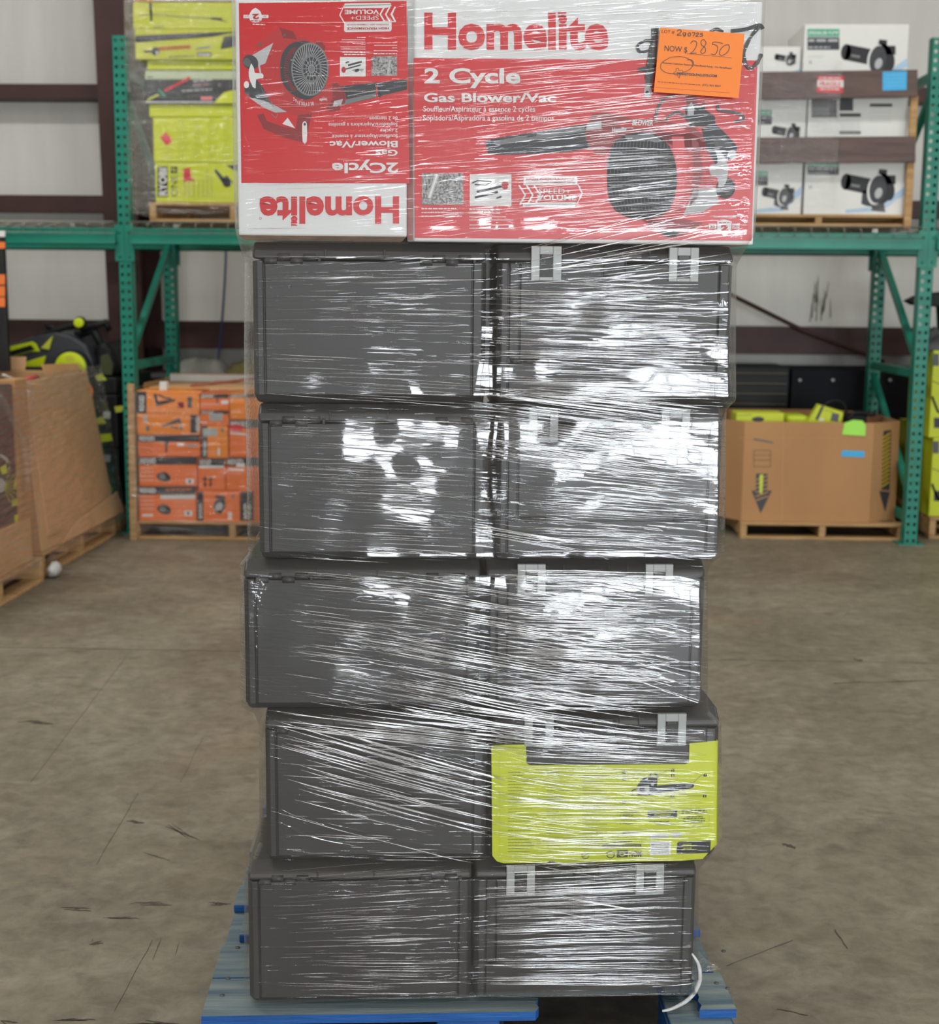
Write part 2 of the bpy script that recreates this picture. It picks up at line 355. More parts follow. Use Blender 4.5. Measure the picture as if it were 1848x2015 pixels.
# ------------------------------------------------------------------ pallet rack
YR = 8.4; YB = YR + 1.07
XL = float(at(249, 600, YR)[0]); XR_ = float(at(1819, 600, YR)[0]); XM = (XL + XR_) / 2
rack = thing('pallet_rack', 'green perforated steel pallet rack with one level of beams along the back wall', 'rack', (XM, YR, 0))
def post(x, Y, h, faces=1):
    b = MB(); W = .083; x0 = x - W / 2; cx_ = [0, .014, .031, .052, .069, W]; pz = .0508; s = 1
    nz_ = int(h / pz)
    for j in range(nz_):
        z = j * pz
        for i in range(5):
            if i in (1, 3):
                a = x0 + cx_[i]; c = x0 + cx_[i + 1]
                b.add([(a, Y, z), (c, Y, z), (c, Y, z + .015), (a, Y, z + .015)], [(0, 1, 2, 3)])
                b.add([(a, Y, z + .035), (c, Y, z + .035), (c, Y, z + pz), (a, Y, z + pz)], [(0, 1, 2, 3)])
    for i in (0, 2, 4): b.add([(x0 + cx_[i], Y, 0), (x0 + cx_[i + 1], Y, 0), (x0 + cx_[i + 1], Y, nz_ * pz), (x0 + cx_[i], Y, nz_ * pz)], [(0, 1, 2, 3)])
    b.box(x0, x0 + .003, Y, Y + .07, 0, h); b.box(x0 + W - .003, x0 + W, Y, Y + .07, 0, h)
    b.box(x0, x0 + .02, Y + .067, Y + .07, 0, h); b.box(x0 + W - .02, x0 + W, Y + .067, Y + .07, 0, h)
    b.box(x0 + .038, x0 + .045, Y - .002, Y, 0, h)
    return b
for x in (XL, XM, XR_):
    post(x, YR, 3.0).build('upright_post', m_green, rack, recalc=False); post(x, YB, 3.0).build('upright_post', m_green, rack, recalc=False)
    for (za, zb) in ((1.05, 1.05), (1.12, 1.82), (2.72, 2.05), (2.8, 2.8), (.3, .98), (.16, .16)):
        MB().prism([(x - .018, YR + .07, za - .03), (x + .018, YR + .07, za - .03), (x + .018, YR + .07, za + .02), (x - .018, YR + .07, za + .02)], (0, YB - YR - .07, zb - za)).build('brace', m_green, rack)
    MB().box(x - .075, x + .075, YR - .02, YR + .12, 0, .008).build('foot_plate', m_green, rack)
zt = zz(870, 453, YR - .03); zb_ = zz(870, 485, YR - .03)
for (a, b) in ((XL - 2.5, XL), (XL, XM), (XM, XR_), (XR_, XR_ + 2.5)):
    for Y in (YR, YB + .07):
        s = -1 if Y == YR else 1
        g = MB(); g.box(a + .045, b - .045, Y, Y + s * .045, zb_, zt - .03); g.box(a + .045, b - .045, Y + s * .016, Y + s * .045 if s > 0 else Y - .02, zb_, zt)
        g.box(a + .045, b - .045, Y, Y + s * .05, zb_, zb_ + .012)
        g.build('beam', m_green, rack, .003)
        for e in (a, b):
            if e in (XL, XM, XR_):
                q = MB(); c = e + (.03 if e == a else -.03); q.box(c - .028, c + .028, Y - .006 if s < 0 else Y, Y if s < 0 else Y + .006, zb_ - .10, zt + .02)
                for zq in (zt - .02, zb_ - .07): q.cyl((c, Y + s * .006, zq), (c, Y + s * .012, zq), .009, 8)
                q.build('beam_connector', m_green, rack)
    g = MB(); x = a + .06
    while x < b - .05:
        g.tube([(x, YB, zt + .03), (x, YR - .03, zt + .03), (x, YR - .055, zt + .025), (x, YR - .058, zt - .03)], .0028, 4); x += .097
    for y in [YR - .055] + [YR + .05 + .2 * i for i in range(6)]: g.tube([(a + .05, y, zt + .036), (b - .05, y, zt + .036)], .0034, 4)
    g.tube([(a + .05, YR - .06, zt - .03), (b - .05, YR - .06, zt - .03)], .0028, 4)
    g.box(a + .3, a + .33, YR, YB, zt + .005, zt + .027); g.box(b - .33, b - .3, YR, YB, zt + .005, zt + .027)
    tagit(g.build('wire_deck', m_wire, rack), 'welded wire deck', kind='stuff')
ZS = zt + .04

# ------------------------------------------------------------------ goods around the hall
def pallet(name, label, X0, X1, Y0, Y1, z0, h, rz=0, along='x', material=None, nb=6, group=None):
    material = material or m_wood
    t = thing(name, label, 'pallet', ((X0 + X1) / 2, (Y0 + Y1) / 2, z0), rz, group); W = X1 - X0; Dp = Y1 - Y0; bh = .018
    def bx(nm, a, b, c, d, e, f): MB().box(a, b, c, d, e, f).build(nm, material, t, .003, 1, local=True)
    sw = .04
    if along == 'x':
        for i in range(nb):
            y = -Dp / 2 + (Dp - .1) * i / (nb - 1); bx('deck_board', -W / 2, W / 2, y, y + .1, h - bh, h)
        for y in (-Dp / 2, -.05, Dp / 2 - .1): bx('bottom_board', -W / 2, W / 2, y, y + .1, 0, bh)
        for x in (-W / 2, -sw / 2, W / 2 - sw): bx('stringer', x, x + sw, -Dp / 2, Dp / 2, bh, h - bh)
    else:
        for i in range(nb):
            x = -W / 2 + (W - .1) * i / (nb - 1); bx('deck_board', x, x + .1, -Dp / 2, Dp / 2, h - bh, h)
        for x in (-W / 2, -.05, W / 2 - .1): bx('bottom_board', x, x + .1, -Dp / 2, Dp / 2, 0, bh)
        for y in (-Dp / 2, -sw / 2, Dp / 2 - sw): bx('stringer', -W / 2, W / 2, y, y + sw, bh, h - bh)
    return t
def carton(name, label, x0, y0, x1, y1, Y, dp, m, cat='box', group=None, zbot=None, part='carton_body'):
    a = at(x0, (y0 + y1) / 2, Y)[0]; b = at(x1, (y0 + y1) / 2, Y)[0]; xm = (x0 + x1) / 2
    zt_ = zz(xm, y0, Y); zb = zz(xm, y1, Y) if zbot is None else zbot
    t = thing(name, label, cat, ((a + b) / 2, Y, zb), 0, group)
    MB().box(a + .0015, b - .0015, Y, Y + dp, zb, zt_ - .0015).build(part, m, t, .004, 2)
    return t, Print((0, 1, 0), Y, .0008)

# --- orange power-tool cartons on the lower left pallet
YO = 8.22
pw = at(262, 1000, YO)[0]
opal = pallet('wooden_pallet', 'pale wooden pallet on the floor under the stacked orange cartons', pw, pw + 1.22, YO - .02, YO + 1.0, 0, zz(350, 1025, YO))
ZO = zz(350, 1025, YO)
def orange(label, x0, y0, x1, y1, band, m=None, pic=None, txt='RIDGID', zbot=None, dp=.3):
    m = m or m_orange; t, p = carton('tool_carton', label, x0, y0, x1, y1, YO, dp, m, 'box', 'orange tool cartons on the lower left pallet', zbot)
    w_, h_ = x1 - x0, y1 - y0
    x0 += 1.2; x1 -= 1.2; y0 += 1.2; y1 -= .6
    if band[0] == 'top':
        p.rect(x0, y0, x1, y0 + band[1], m_char, 0); yb = y0 + band[1] * .8; p.text(txt, (x0 + 3, yb), (x0 + 3 + min(30, w_ * .4), yb), (x0 + 3, y0 + band[1] * .2), m_white, 2, .02)
    if band[0] == 'left':
        p.rect(x0, y0, x0 + band[1], y1, m_char, 0); xb = x0 + band[1] * .75; p.text(txt, (xb, y1 - 4), (xb, y1 - 4 - min(30, h_ * .75)), (x0 + band[1] * .25, y1 - 4), m_white, 2, .02)
    if band[0] == 'right':
        p.rect(x1 - band[1] - 2, y0 + 2, x1 - 2, y1 - 2, m_char, 0); xb = x1 - 2 - band[1] * .25; p.text(txt, (xb, y0 + 5), (xb, y1 - 5), (xb + band[1] * .5, y0 + 5), m_white, 2, .02)
    if pic:
        kind, cx, cy, s = pic
        if kind == 'nailer': p.line([(cx - s, cy - s * .7), (cx - s * .8, cy + s * .3), (cx + s, cy - s * .1)], [s * .35, s * .5, s * .2], m_char); p.line([(cx - s * .7, cy - s * .6), (cx, cy - s * .3), (cx + s * .6, cy - s * .2)], s * .18, m_char)
        if kind == 'nailer2': p.line([(cx + s, cy + s * .6), (cx + s * .8, cy - s * .4), (cx - s, cy + s * .3)], [s * .3, s * .5, s * .2], m_mgrey); p.line([(cx + s * .7, cy + s * .5), (cx - s * .1, cy + s * .3)], s * .15, m_char)
        if kind == 'saw': p.ell(cx, cy, s, s * .6, m_char, 1, 15); p.ell(cx - s * .2, cy - s * .1, s * .5, s * .45, m_grey, 2); p.line([(cx - s * .2, cy - s * .7), (cx + s * .4, cy - s * .5), (cx + s * .9, cy + s * .1)], s * .25, m_mgrey)
        if kind == 'combo': 
            for dx in (-s * .5, s * .5): p.line([(cx + dx, cy - s), (cx + dx, cy + s)], s * .22, m_char); p.line([(cx + dx - s * .4, cy - s * .5), (cx + dx + s * .4, cy - s * .6)], s * .3, m_char); p.line([(cx + dx - s * .3, cy + s * .5), (cx + dx + s * .3, cy + s * .5)], s * .25, m_char)
        if kind == 'drill': p.line([(cx, cy - s), (cx - s * .1, cy + s)], [s * .5, s * .25], m_char); p.line([(cx - s * .5, cy - s * .8), (cx + s * .4, cy - s * .8)], s * .3, m_char)
        if kind == 'mitre': p.ell(cx, cy + s * .15, s * .6, s * .8, m_mgrey, 1, 20); p.ell(cx - s * .05, cy + s * .3, s * .35, s * .5, m_lgrey, 2, 20); p.line([(cx - s * .4, cy - s * .8), (cx + s * .5, cy - s * .7), (cx + s * .3, cy - s * .1)], s * .3, m_char, 3); p.ell(cx, cy + s * .8, s * .25, s * .2, m_char, 3)
    return t, p
t, p = orange('amber carton with nail gun picture and dark left end, top left of the orange stack', 268, 769, 392.5, 813.5, ('left', 19), m_orange2, ('nailer', 325, 789, 20)); p.rect(350, 791, 362, 803, m_dred); p.rect(369, 781, 378, 802, m_mgrey); p.build('printing', t)
t, p = orange('amber carton with reversed nail gun picture, second in the left column', 268, 813.5, 393, 855, ('right', 15), m_orange2, ('nailer2', 338, 834, 19)); p.rect(283, 817, 290, 832, m_lgrey); p.ell(291, 843, 4, 6, m_grey); p.build('printing', t)
t, p = orange('orange carton with black top band and drill picture, middle of left column', 270, 855, 394, 898, ('top', 13), None, ('drill', 328, 880, 11)); p.rect(349, 872, 362, 878, m_white); p.rect(367, 875, 388, 880, m_grey); [p.dashes(276, y, 300, y, 2, m_dred) for y in (872, 878, 884, 890)]; p.build('printing', t)
t, p = orange('orange carton with circular saw picture above the lowest one, left column', 272, 898, 388, 956, ('top', 15), None, ('saw', 322, 939, 14)); p.rect(366, 942, 381, 952, m_white); p.rect(371, 944, 376, 950, m_char, 2); [p.dashes(276, y, 302, y, 2, m_rwhite) for y in (921, 929, 937, 945)]; p.build('printing', t)
t, p = orange('orange carton with white stripe and saw picture, lowest in left column', 272, 956, 386.5, 1025, ('top', 16), None, ('saw', 323, 1003, 14), zbot=ZO); p.rect(316, 974, 384, 982, m_rwhite); p.dashes(326, 964, 378, 963, 4, m_orange, 2); p.rect(363, 1005, 378, 1015, m_white); p.rect(368, 1007, 373, 1013, m_char, 2); [p.dashes(277, y, 303, y, 2, m_rwhite) for y in (977, 985, 993, 1001)]; p.rect(280, 1012, 301, 1016, m_white); p.build('printing', t)
t, p = orange('flat orange carton with black top band, top of the middle column', 393, 774, 451, 807.5, ('top', 8), None, ('drill', 428, 786, 8)); p.rect(436, 788, 449, 795, m_white); p.dashes(396, 795, 430, 795, 2, m_rwhite); p.build('printing', t)
t, p = orange('flat orange carton with grey shipping label, second in the middle column', 393.5, 807.5, 450, 837, ('top', 6)); p.rect(412, 813, 438, 828, m_lgrey); [p.dashes(414, y, 436, y, 1.6, m_grey) for y in (816, 820, 824)]; p.dashes(396, 831, 408, 831, 3, m_white); p.build('printing', t)
t, p = orange('upright amber carton with black left edge and white label, middle column', 396, 837, 449, 901, ('left', 11), m_orange2); p.rect(399, 843, 428, 858, m_lgrey, 1); [p.dashes(401, y, 426, y, 1.6, m_green2) for y in (846, 850, 854)]; p.rect(428, 882, 433, 896, m_white); p.ell(438, 847, 3, 4, m_grey); p.build('printing', t)
t, p = orange('square orange carton with black band and two tools printed, middle column', 389, 901, 444, 966, ('top', 15), None, ('combo', 409, 948, 11)); p.rect(391, 916, 441, 921, m_rwhite); p.build('printing', t)
t, p = orange('orange carton with mitre saw picture and dark left edge, bottom of middle column', 386.8, 966, 472, 1025, ('left', 12), None, ('mitre', 432, 992, 19), zbot=ZO); p.ell(459, 977, 3, 4, m_grey); p.rect(449, 1008, 456, 1021, m_white); p.build('printing', t)
t, p = orange('amber carton with black lid band at the top right, beside the wrapped stack', 451.5, 774, 530, 825, ('top', 7), m_orange2, dp=.28); p.dashes(456, 797, 480, 797, 4, m_orange); p.build('printing', t)
t, p = orange('tall orange carton with big white lettering and red tag, right column', 450.5, 825, 530, 899, ('top', 16)); p.rect(452, 836, 476, 849, m_redst, 3); p.line([(453, 852), (486, 855)], 4, m_rwhite); p.build('printing', t)
t, p = orange('orange carton with big white lettering on black, above the dark sided one', 444, 899, 530, 966.5, ('top', 17)); p.rect(465, 912, 482, 919, m_white, 3); p.line([(449, 923), (480, 925)], 4, m_rwhite); p.build('printing', t)
t, p = orange('dark sided carton at the bottom right of the orange stack', 472, 966.5, 560, 1025, ('left', 26), zbot=ZO); p.build('printing', t)
# timber crate frame and cardboard sides standing round the cartons
cr = thing('timber_crate_frame', 'thin timber corner post and rails around the stack of orange cartons', 'crate', (pw, YO, 0))
a = at(256, 755, YO - .03); b = at(266, 1058, YO - .03)
MB().hexa([(b[0] - .028, YO - .045, 0), (b[0] + .014, YO - .045, 0), (b[0] + .014, YO - .021, 0), (b[0] - .028, YO - .021, 0), (a[0] - .014, YO - .045, a[2]), (a[0] + .025, YO - .045, a[2]), (a[0] + .025, YO - .021, a[2]), (a[0] - .014, YO - .021, a[2])]).build('corner_post', m_wood, cr, .002, 1)
lin = thing('cardboard_liner', 'open cardboard liner with white inside rising behind the orange cartons', 'cardboard liner', (pw + .5, YO + .95, ZO))
MB().box(pw + .01, pw + 1.2, YO + .94, YO + .945, ZO, zz(420, 737, YO + .94)).build('back_panel', m_white, lin)
MB().box(pw + .01, pw + 1.2, YO + .946, YO + .952, ZO, zz(420, 735, YO + .94)).build('outer_sheet', m_card, lin)
MB().box(pw + .0, pw + .006, YO + .32, YO + .94, ZO, zz(300, 752, YO + .4)).build('side_panel', m_card, lin)
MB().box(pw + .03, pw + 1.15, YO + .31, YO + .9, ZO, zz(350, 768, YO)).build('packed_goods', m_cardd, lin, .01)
t, p = carton('small_white_box', 'small white box lying on top of the orange cartons', 313, 751, 328, 767.5, YO + .03, .06, m_white, zbot=zz(330, 769, YO)); 
bun = MB()
for i in range(7):
    z = zz(420, 768, YO); bun.tube(smooth([(at(x, 760, YO + .1)[0], YO + .06 + .02 * i, z + .012 + (x - 375) / 115 * .045 + random.uniform(0, .01)) for x in (378, 400, 420, 440, 460, 482, 505)], 2), .006, 5)
tagit(bun.build('crumpled_brown_paper', mat('rust brown film', (150, 84, 62), .35)), 'rust brown crumpled packing strips on top of the orange stack', 'packing')

# --- lime cartons on the upper left shelf
YU = YR + .02
ux0 = at(294, 420, YU)[0]
pallet('wooden_pallet', 'wooden pallet on the left shelf under the lime cartons', ux0, ux0 + 1.02, YU, YU + 1.0, ZS, zz(400, 399, YU) - ZS)
zb0 = zz(400, 399, YU)
G = 'lime cartons on the upper left shelf'
t, p = carton('lime_carton', 'bright lime carton with sideways black lettering, lowest on the left shelf', 305, 320, 560, 399, YU, .5, m_lime, group=G, zbot=zb0)
p.rect(310, 327, 330, 387, m_black, 1); p.text('RYOBI', (327.5, 385), (327.5, 331), (313, 385), m_white, 2, .03)
p.text('ONE', (349, 387), (349, 345), (336, 387), m_black, 2, .0); p.rect(336, 328, 349, 341, m_black, 1); p.line([(338, 334.5), (347, 334.5)], 2.2, m_lime, 3); p.line([(342.5, 330), (342.5, 339)], 2.2, m_lime, 3)
p.poly([(361, 332), (374, 330), (376, 350), (384, 356), (361, 357)], m_redst, 2); [p.dashes(x, 388, x, random.uniform(325, 362), 2, m_mgrey) for x in (364, 372, 381, 391, 400, 408, 416)]
p.line([(423, 334), (437, 352), (450, 365)], [5, 8, 14], m_char); p.poly([(436, 352), (447, 345), (458, 358), (452, 368), (440, 366)], m_char); p.poly([(445, 325), (470, 324), (500, 330), (490, 340), (458, 334)], m_char); p.build('printing', t)
t, p = carton('lime_carton', 'lime carton printed with faint small text, holding a red tag', 301, 231, 560, 319.5, YU, .5, m_lime, group=G)
p.poly([(315, 270), (327, 260), (340, 276), (328, 287)], m_redst, 2)
for cx_ in (322, 350, 380, 410, 438):
    for y in range(236, 316, 4):
        if not (cx_ < 345 and y < 292): p.dashes(cx_, y, cx_ + 22 * random.uniform(.5, 1), y - .8, 1.1, mat('faint print', (170, 178, 50), .5), 1)
p.build('printing', t)
t, p = carton('lime_carton', 'thin plain lime carton under the dark saw carton', 293, 204.5, 560, 230.5, YU, .45, m_lime, group=G); p.line([(294, 212), (520, 208)], 1, m_lime2); p.build('printing', t)
t, p = carton('lime_carton', 'charcoal fronted saw carton with a pale top strip on the left shelf', 284, 138, 560, 204, YU - .02, .45, m_char, group=G)
p.rect(285.5, 139.5, 558, 156, mat('pale sage ink', (186, 198, 166), .5), 0); p.line([(323, 179), (374, 153)], 5, m_redst, 3); p.line([(312, 176), (325, 190)], 3, m_green2); p.line([(290, 197), (312, 186)], 4, m_lime2, 3)
p.poly([(420, 203.4), (440, 182), (455, 178), (558, 176), (558, 203.4)], m_lime, 1); p.dashes(358, 179, 417, 176, 5, m_lgrey); p.dashes(380, 160, 417, 157, 5, m_lgrey); p.dashes(380, 167, 417, 165, 7, mat('dull rose ink', (150, 120, 120), .5)); p.dashes(366, 190, 392, 188, 3, m_grey); p.rect(395, 190, 417, 197, mat('pink ink', (230, 130, 130), .5), 2); p.rect(290, 150, 301, 153, m_grey, 2); p.ell(432, 167, 3, 3, m_grey); p.rect(286, 199, 420, 203, m_lgrey, 0)
p.build('printing', t)
t, p = carton('lime_carton', 'plain lime carton above the charcoal saw carton', 289, 118, 560, 137.5, YU, .45, m_lime, group=G); p.line([(292, 127), (540, 119)], 1, m_lime2); p.build('printing', t)
t, p = carton('lime_carton', 'lime chainsaw carton with a slanting black band, tilted on the left shelf', 265, 57, 545, 117.5, YU - .03, .4, m_lime2, group=G)
p.poly([(266.5, 70), (544, 58.5), (544, 64), (450, 66), (420, 72), (266.5, 84)], m_char, 0); p.line([(310, 96), (375, 92)], 7, mat('burnt orange ink', (176, 104, 40), .5)); p.ell(306, 101, 8, 8, m_char); p.line([(284, 101), (300, 101)], 5, m_char)
p.ell(309, 104, 3, 4, m_lgrey, 2); p.rect(388, 103, 416, 111, m_mgrey); p.text('RYOBI', (391, 110), (413, 110), (391, 105), m_white, 2, .02); p.line([(386, 96), (416, 92)], 4, m_grey); p.dashes(332, 112, 382, 110, 4, m_mgrey); p.poly([(434, 97), (440, 72), (470, 68), (470, 90)], m_char, 1); p.dashes(272, 77, 410, 68, 4, m_mgrey, 2, .4); p.build('printing', t)
t, p = carton('lime_carton', 'top lime carton with a black strap and pole tool picture', 261, 4, 545, 57, YU, .4, m_lime2, group=G)
p.poly([(293, 6), (299, 6), (300, 40), (296, 43)], m_black, 2); p.line([(274, 30), (298, 28), (360, 33), (420, 37), (447, 43)], 1.6, m_mgrey); p.line([(415, 36), (437, 38)], 5, m_mgrey); p.dashes(302, 54, 322, 52, 4, m_mgrey); p.dashes(275, 56, 280, 55, 4, m_mgrey); p.line([(262, 45), (540, 30)], .8, m_lime); p.build('printing', t)
t, p = carton('brown_carton', 'brown carton at the very top of the left shelf load', 263, -60, 500, 3.5, YU + .02, .4, m_card); p.rect(300, -60, 500, 1, m_blue, 1); p.build('printing', t)

# --- crated pump cartons on the upper right shelf
YP = YR + .0
px0 = at(1430, 436, YP)[0]; px1 = at(1793, 436, YP)[0]
pallet('wooden_pallet', 'wooden pallet on the right shelf carrying the crated pump cartons', px0, px1, YP, YP + 1.0, ZS, zz(1640, 422, YP) - ZS)
zb1 = zz(1640, 422, YP)
G = 'white pump cartons in the crate on the right shelf'
def pump(p, cx, cy, s, feet=True):
    p.line([(cx - 1.0 * s, cy - .25 * s), (cx + .0 * s, cy - .05 * s)], .62 * s, m_black, 1); p.ell(cx - 1.0 * s, cy - .25 * s, .2 * s, .32 * s, m_black, 1, 8)
    p.ell(cx + .35 * s, cy + .02 * s, .5 * s, .62 * s, m_black, 2, 8); p.ell(cx + .18 * s, cy + .05 * s, .34 * s, .62 * s, m_white, 3, 10); p.ell(cx + .25 * s, cy + .05 * s, .33 * s, .56 * s, m_char, 4, 10); p.ell(cx + .28 * s, cy + .2 * s, .14 * s, .22 * s, m_lgrey, 5, 20)
    p.poly([(cx + .3 * s, cy - .75 * s), (cx + .62 * s, cy - .72 * s), (cx + .6 * s, cy - .4 * s), (cx + .25 * s, cy - .4 * s)], m_black, 2); p.rect(cx + .5 * s, cy - .5 * s, cx + .95 * s, cy - .15 * s, m_black, 2); p.ell(cx + .7 * s, cy + .1 * s, .22 * s, .4 * s, m_black, 1)
    p.line([(cx - .8 * s, cy - .12 * s), (cx - .45 * s, cy - .06 * s)], .1 * s, m_grey, 3)
    if feet: p.poly([(cx - .35 * s, cy + .1 * s), (cx + .0 * s, cy + .1 * s), (cx + .1 * s, cy + .75 * s), (cx - .2 * s, cy + .7 * s), (cx - .4 * s, cy + .62 * s)], m_char, 1); p.poly([(cx + .05 * s, cy + .6 * s), (cx + .5 * s, cy + .6 * s), (cx + .55 * s, cy + .95 * s), (cx + .0 * s, cy + .9 * s)], m_mgrey, 1)
def swoosh(p, x0, y0, x1, y1):
    p.poly([(x0, y1), (x0, y1 - 6), ((x0 + x1) / 2, y1 - 12), (x1, y0 + (y1 - y0) * .3), (x1, y0 + (y1 - y0) * .5), ((x0 + x1) / 2 + 10, y1 - 4)], m_blue, 0); p.line([(x0 + 10, y1 - 14), ((x0 + x1) / 2, y1 - 9), (x1, y0 + (y1 - y0) * .55)], 1.2, m_white, 1)
def pumpbox(label, x0, y0, x1, y1, dy=0, dp=.5, zbot=None, head=None, pic=None, sw=True):
    t, p = carton('pump_carton', label, x0, y0, x1, y1, YP + .03 + dy, dp, m_white, group=G, zbot=zbot)
    p.d = YP + .03 + dy
    if sw: swoosh(p, (x0 + x1) / 2 - 20, y0 + (y1 - y0) * .35, x1 - 1, y1 - 1)
    if head:
        a, b, c, d = head; p.rect(a, b, c, b + (d - b) * .36, m_green2, 1); p.rect(a, b + (d - b) * .4, c, d, m_char, 1)
        p.text('SPRINKLER PUMP', (a + 2, b + (d - b) * .27), (c - 2, b + (d - b) * .27), (a + 2, b + (d - b) * .1), m_white, 3, .02)
        p.dashes(a + 2, b + (d - b) * .55, c - 3, b + (d - b) * .55, (d - b) * .2, m_lgrey, 3); p.dashes(a + 2, d - (d - b) * .12, a + (c - a) * .7, d - (d - b) * .12, (d - b) * .12, m_lgrey, 3)
        p.dashes(a + 2, d + 13, a + (c - a) * .5, d + 13, 2, m_lgrey); p.rect(a + 3, d + 21, a + 9, d + 28, m_lgrey, 1)
    if pic: pump(p, *pic)
    p.build('printing', t); return t
pumpbox('large white pump carton standing highest behind the brown boards', 1581, 47, 1787, 170, head=(1589, 57, 1652, 98), pic=(1715, 115, 50, False), dy=.04)
pumpbox('small white carton with blue pump picture left of the large one', 1440, 91, 1576, 170, dy=.08, dp=.3, pic=(1548, 117, 20, False))
pumpbox('white pump carton between the two brown boards, left', 1440, 190, 1586.5, 300, head=(1470, 216, 1519, 245), pic=(1550, 262, 26, False), sw=False, dy=.02)
t, p = carton('pump_carton', 'white carton back with black text blocks between the two brown boards', 1588.5, 190, 1786, 300, YP + .05, .5, m_white, group=G)
p.rect(1597, 195, 1647, 231, m_mgrey); p.rect(1652, 194, 1679, 218, m_char); p.rect(1652, 223, 1694, 230, m_char); p.rect(1712, 204, 1756, 210, m_char)
for y in (214, 219, 224): p.dashes(1598, y, 1632, y, 2.4, m_lgrey, 3)
for y in range(236, 266, 5): p.dashes(1598, y, 1636, y, 1.5, m_lgrey); p.dashes(1653, y, 1693, y, 2, m_lgrey)
for y in (216, 222, 229, 234, 239): p.dashes(1712, y, 1754, y, 1.5, m_lgrey)
p.rect(1652, 258, 1694, 264, m_mgrey); p.build('printing', t)
pumpbox('white pump carton at the bottom left of the crate, part hidden by the wrapped stack', 1430, 300.5, 1579, 420, head=(1460, 337, 1511, 365), pic=(1535, 385, 30), zbot=zb1)
pumpbox('white pump carton at the bottom right of the crate with large pump picture', 1583, 300.5, 1785, 420, head=(1589, 318, 1651, 344), pic=(1715, 370, 50), zbot=zb1)
cr = thing('crate_frame', 'open crate frame of tan posts around the pump cartons on the right shelf', 'crate', (px1, YP, ZS))
a = at(1794, 300, YP - .03)[0]
MB().box(a - .02, a + .022, YP - .03, YP - .002, zz(1794, 451, YP), zz(1794, 190, YP)).build('post', m_wood, cr, .002, 1)
MB().box(px0 - .01, px0 + .03, YP - .03, YP - .002, zz(1794, 451, YP), zz(1794, 190, YP)).build('post', m_wood, cr, .002, 1)
for (yl0, yl1, yr0, yr1, xr) in ((142, 197, 137, 190, 1806), (271, 322, 268, 319, 1802)):
    Yq = YP - .055; P0 = at(1430, yl1, Yq); P1 = at(xr, yr1, Yq); P2 = at(xr, yr0, Yq); P3 = at(1430, yl0, Yq)
    MB().prism([P0, P1, P2, P3], (0, .024, 0)).build('side_board', m_brownboard, cr, .002, 1, label='dark brown coated board')
for (nm, lab, qd, mm) in (('sticker', 'red and white fragile sticker on the upper brown crate board', [(1609, 149), (1661, 150), (1659, 183), (1607, 182)], m_redst), ('sticker', 'sky blue paper tag on the right end of the upper brown crate board', [(1737, 141), (1785, 140), (1784, 177), (1737, 178)], m_skyst)):
    q = Print((0, 1, 0), YP - .055, .0015); q.poly(qd, mm, 0)
    if mm is m_redst:
        q.poly([(1609, 157), (1660, 158), (1660, 172), (1608, 171)], m_white, 1); q.text('FRAGILE', (1613, 169), (1655, 170), (1613, 160), m_redst, 2, .03); q.dashes(1613, 153, 1655, 154, 4, m_white, 2); q.dashes(1614, 175, 1654, 176, 4, m_white, 2)
    else: [q.dashes(1742, y, 1780, y - .6, 1.2, m_blue, 1) for y in (148, 155, 162, 169)]
    o = q.build(nm, None); tagit(o, lab, 'sticker')

# --- octagonal cardboard bin on the lower right pallet
fb = onfloor(1620, 1063); YQ = float(fb[1])
bx0 = at(1457, 1050, YQ)[0]; bx1 = at(1780, 1050, YQ)[0]
pallet('wooden_pallet', 'wooden pallet on the floor under the octagonal cardboard bin', bx0, bx1, YQ, YQ + 1.15, 0, zz(1620, 1030, YQ))
zq0 = zz(1620, 1030, YQ) + .001; yq = YQ + .05
bin_ = thing('cardboard_bin', 'brown octagonal cardboard bin with hazard striped arrows on a floor pallet', 'cardboard bin', ((bx0 + bx1) / 2, YQ + .55, zq0))
xa = at(1462, 930, yq)[0]; xb = at(1715, 930, yq)[0]; ch = .2
oct_ = [(xa, yq), (xb, yq), (xb + .2, yq + .15), (xb + .2, yq + .85), (xb - .05, yq + 1.03), (xa + .05, yq + 1.03), (xa - .14, yq + .85), (xa - .14, yq + .22)]
zqt = zz(1600, 831, yq)
for i in range(8):
    (x0, y0), (x1, y1) = oct_[i], oct_[(i + 1) % 8]; cx0, cy0 = (xa + xb) / 2, yq + .5
    ns = np.array([y1 - y0, -(x1 - x0)]); ns = ns / np.linalg.norm(ns) * .007
    f = 1.0
    MB().prism([(x0, y0, zq0), (x1, y1, zq0), (x1 * f, y1, zqt), (x0 * f, y0, zqt)], (-ns[0], -ns[1], 0)).build('side_panel', m_card, bin_)
MB().box(xa, xb, yq + .03, yq + 1.0, zq0, zq0 + .01).build('base_panel', m_card, bin_)
q = Print((0, 1, 0), yq, .001)
q.line([(1541, 832), (1539, 1022)], 1, m_cardd); q.line([(1456, 862), (1722, 862)], .7, m_cardd)
q.poly([(1488, 932), (1511, 932), (1510, 966), (1519, 965), (1497, 1010), (1479, 965), (1487, 966)], m_char, 1)
for i in range(8): q.line([(1486 + i * .3, 945 + i * 8), (1513 - i * .3, 936 + i * 8)][: 2], 2.6 if i < 6 else 0.1, m_card, 2)
q.poly([(1495, 935), (1502, 933), (1500, 972), (1495, 970)], m_limeplastic, 3)
for y in (886, 895, 905, 918): q.rect(1483, y, 1517, y + .9, m_char, 1)
q.rect(1483, 886, 1484, 918, m_char, 1); q.rect(1516, 886, 1517, 918, m_char, 1); q.line([(1483, 864), (1521, 871)], 3, m_mgrey)
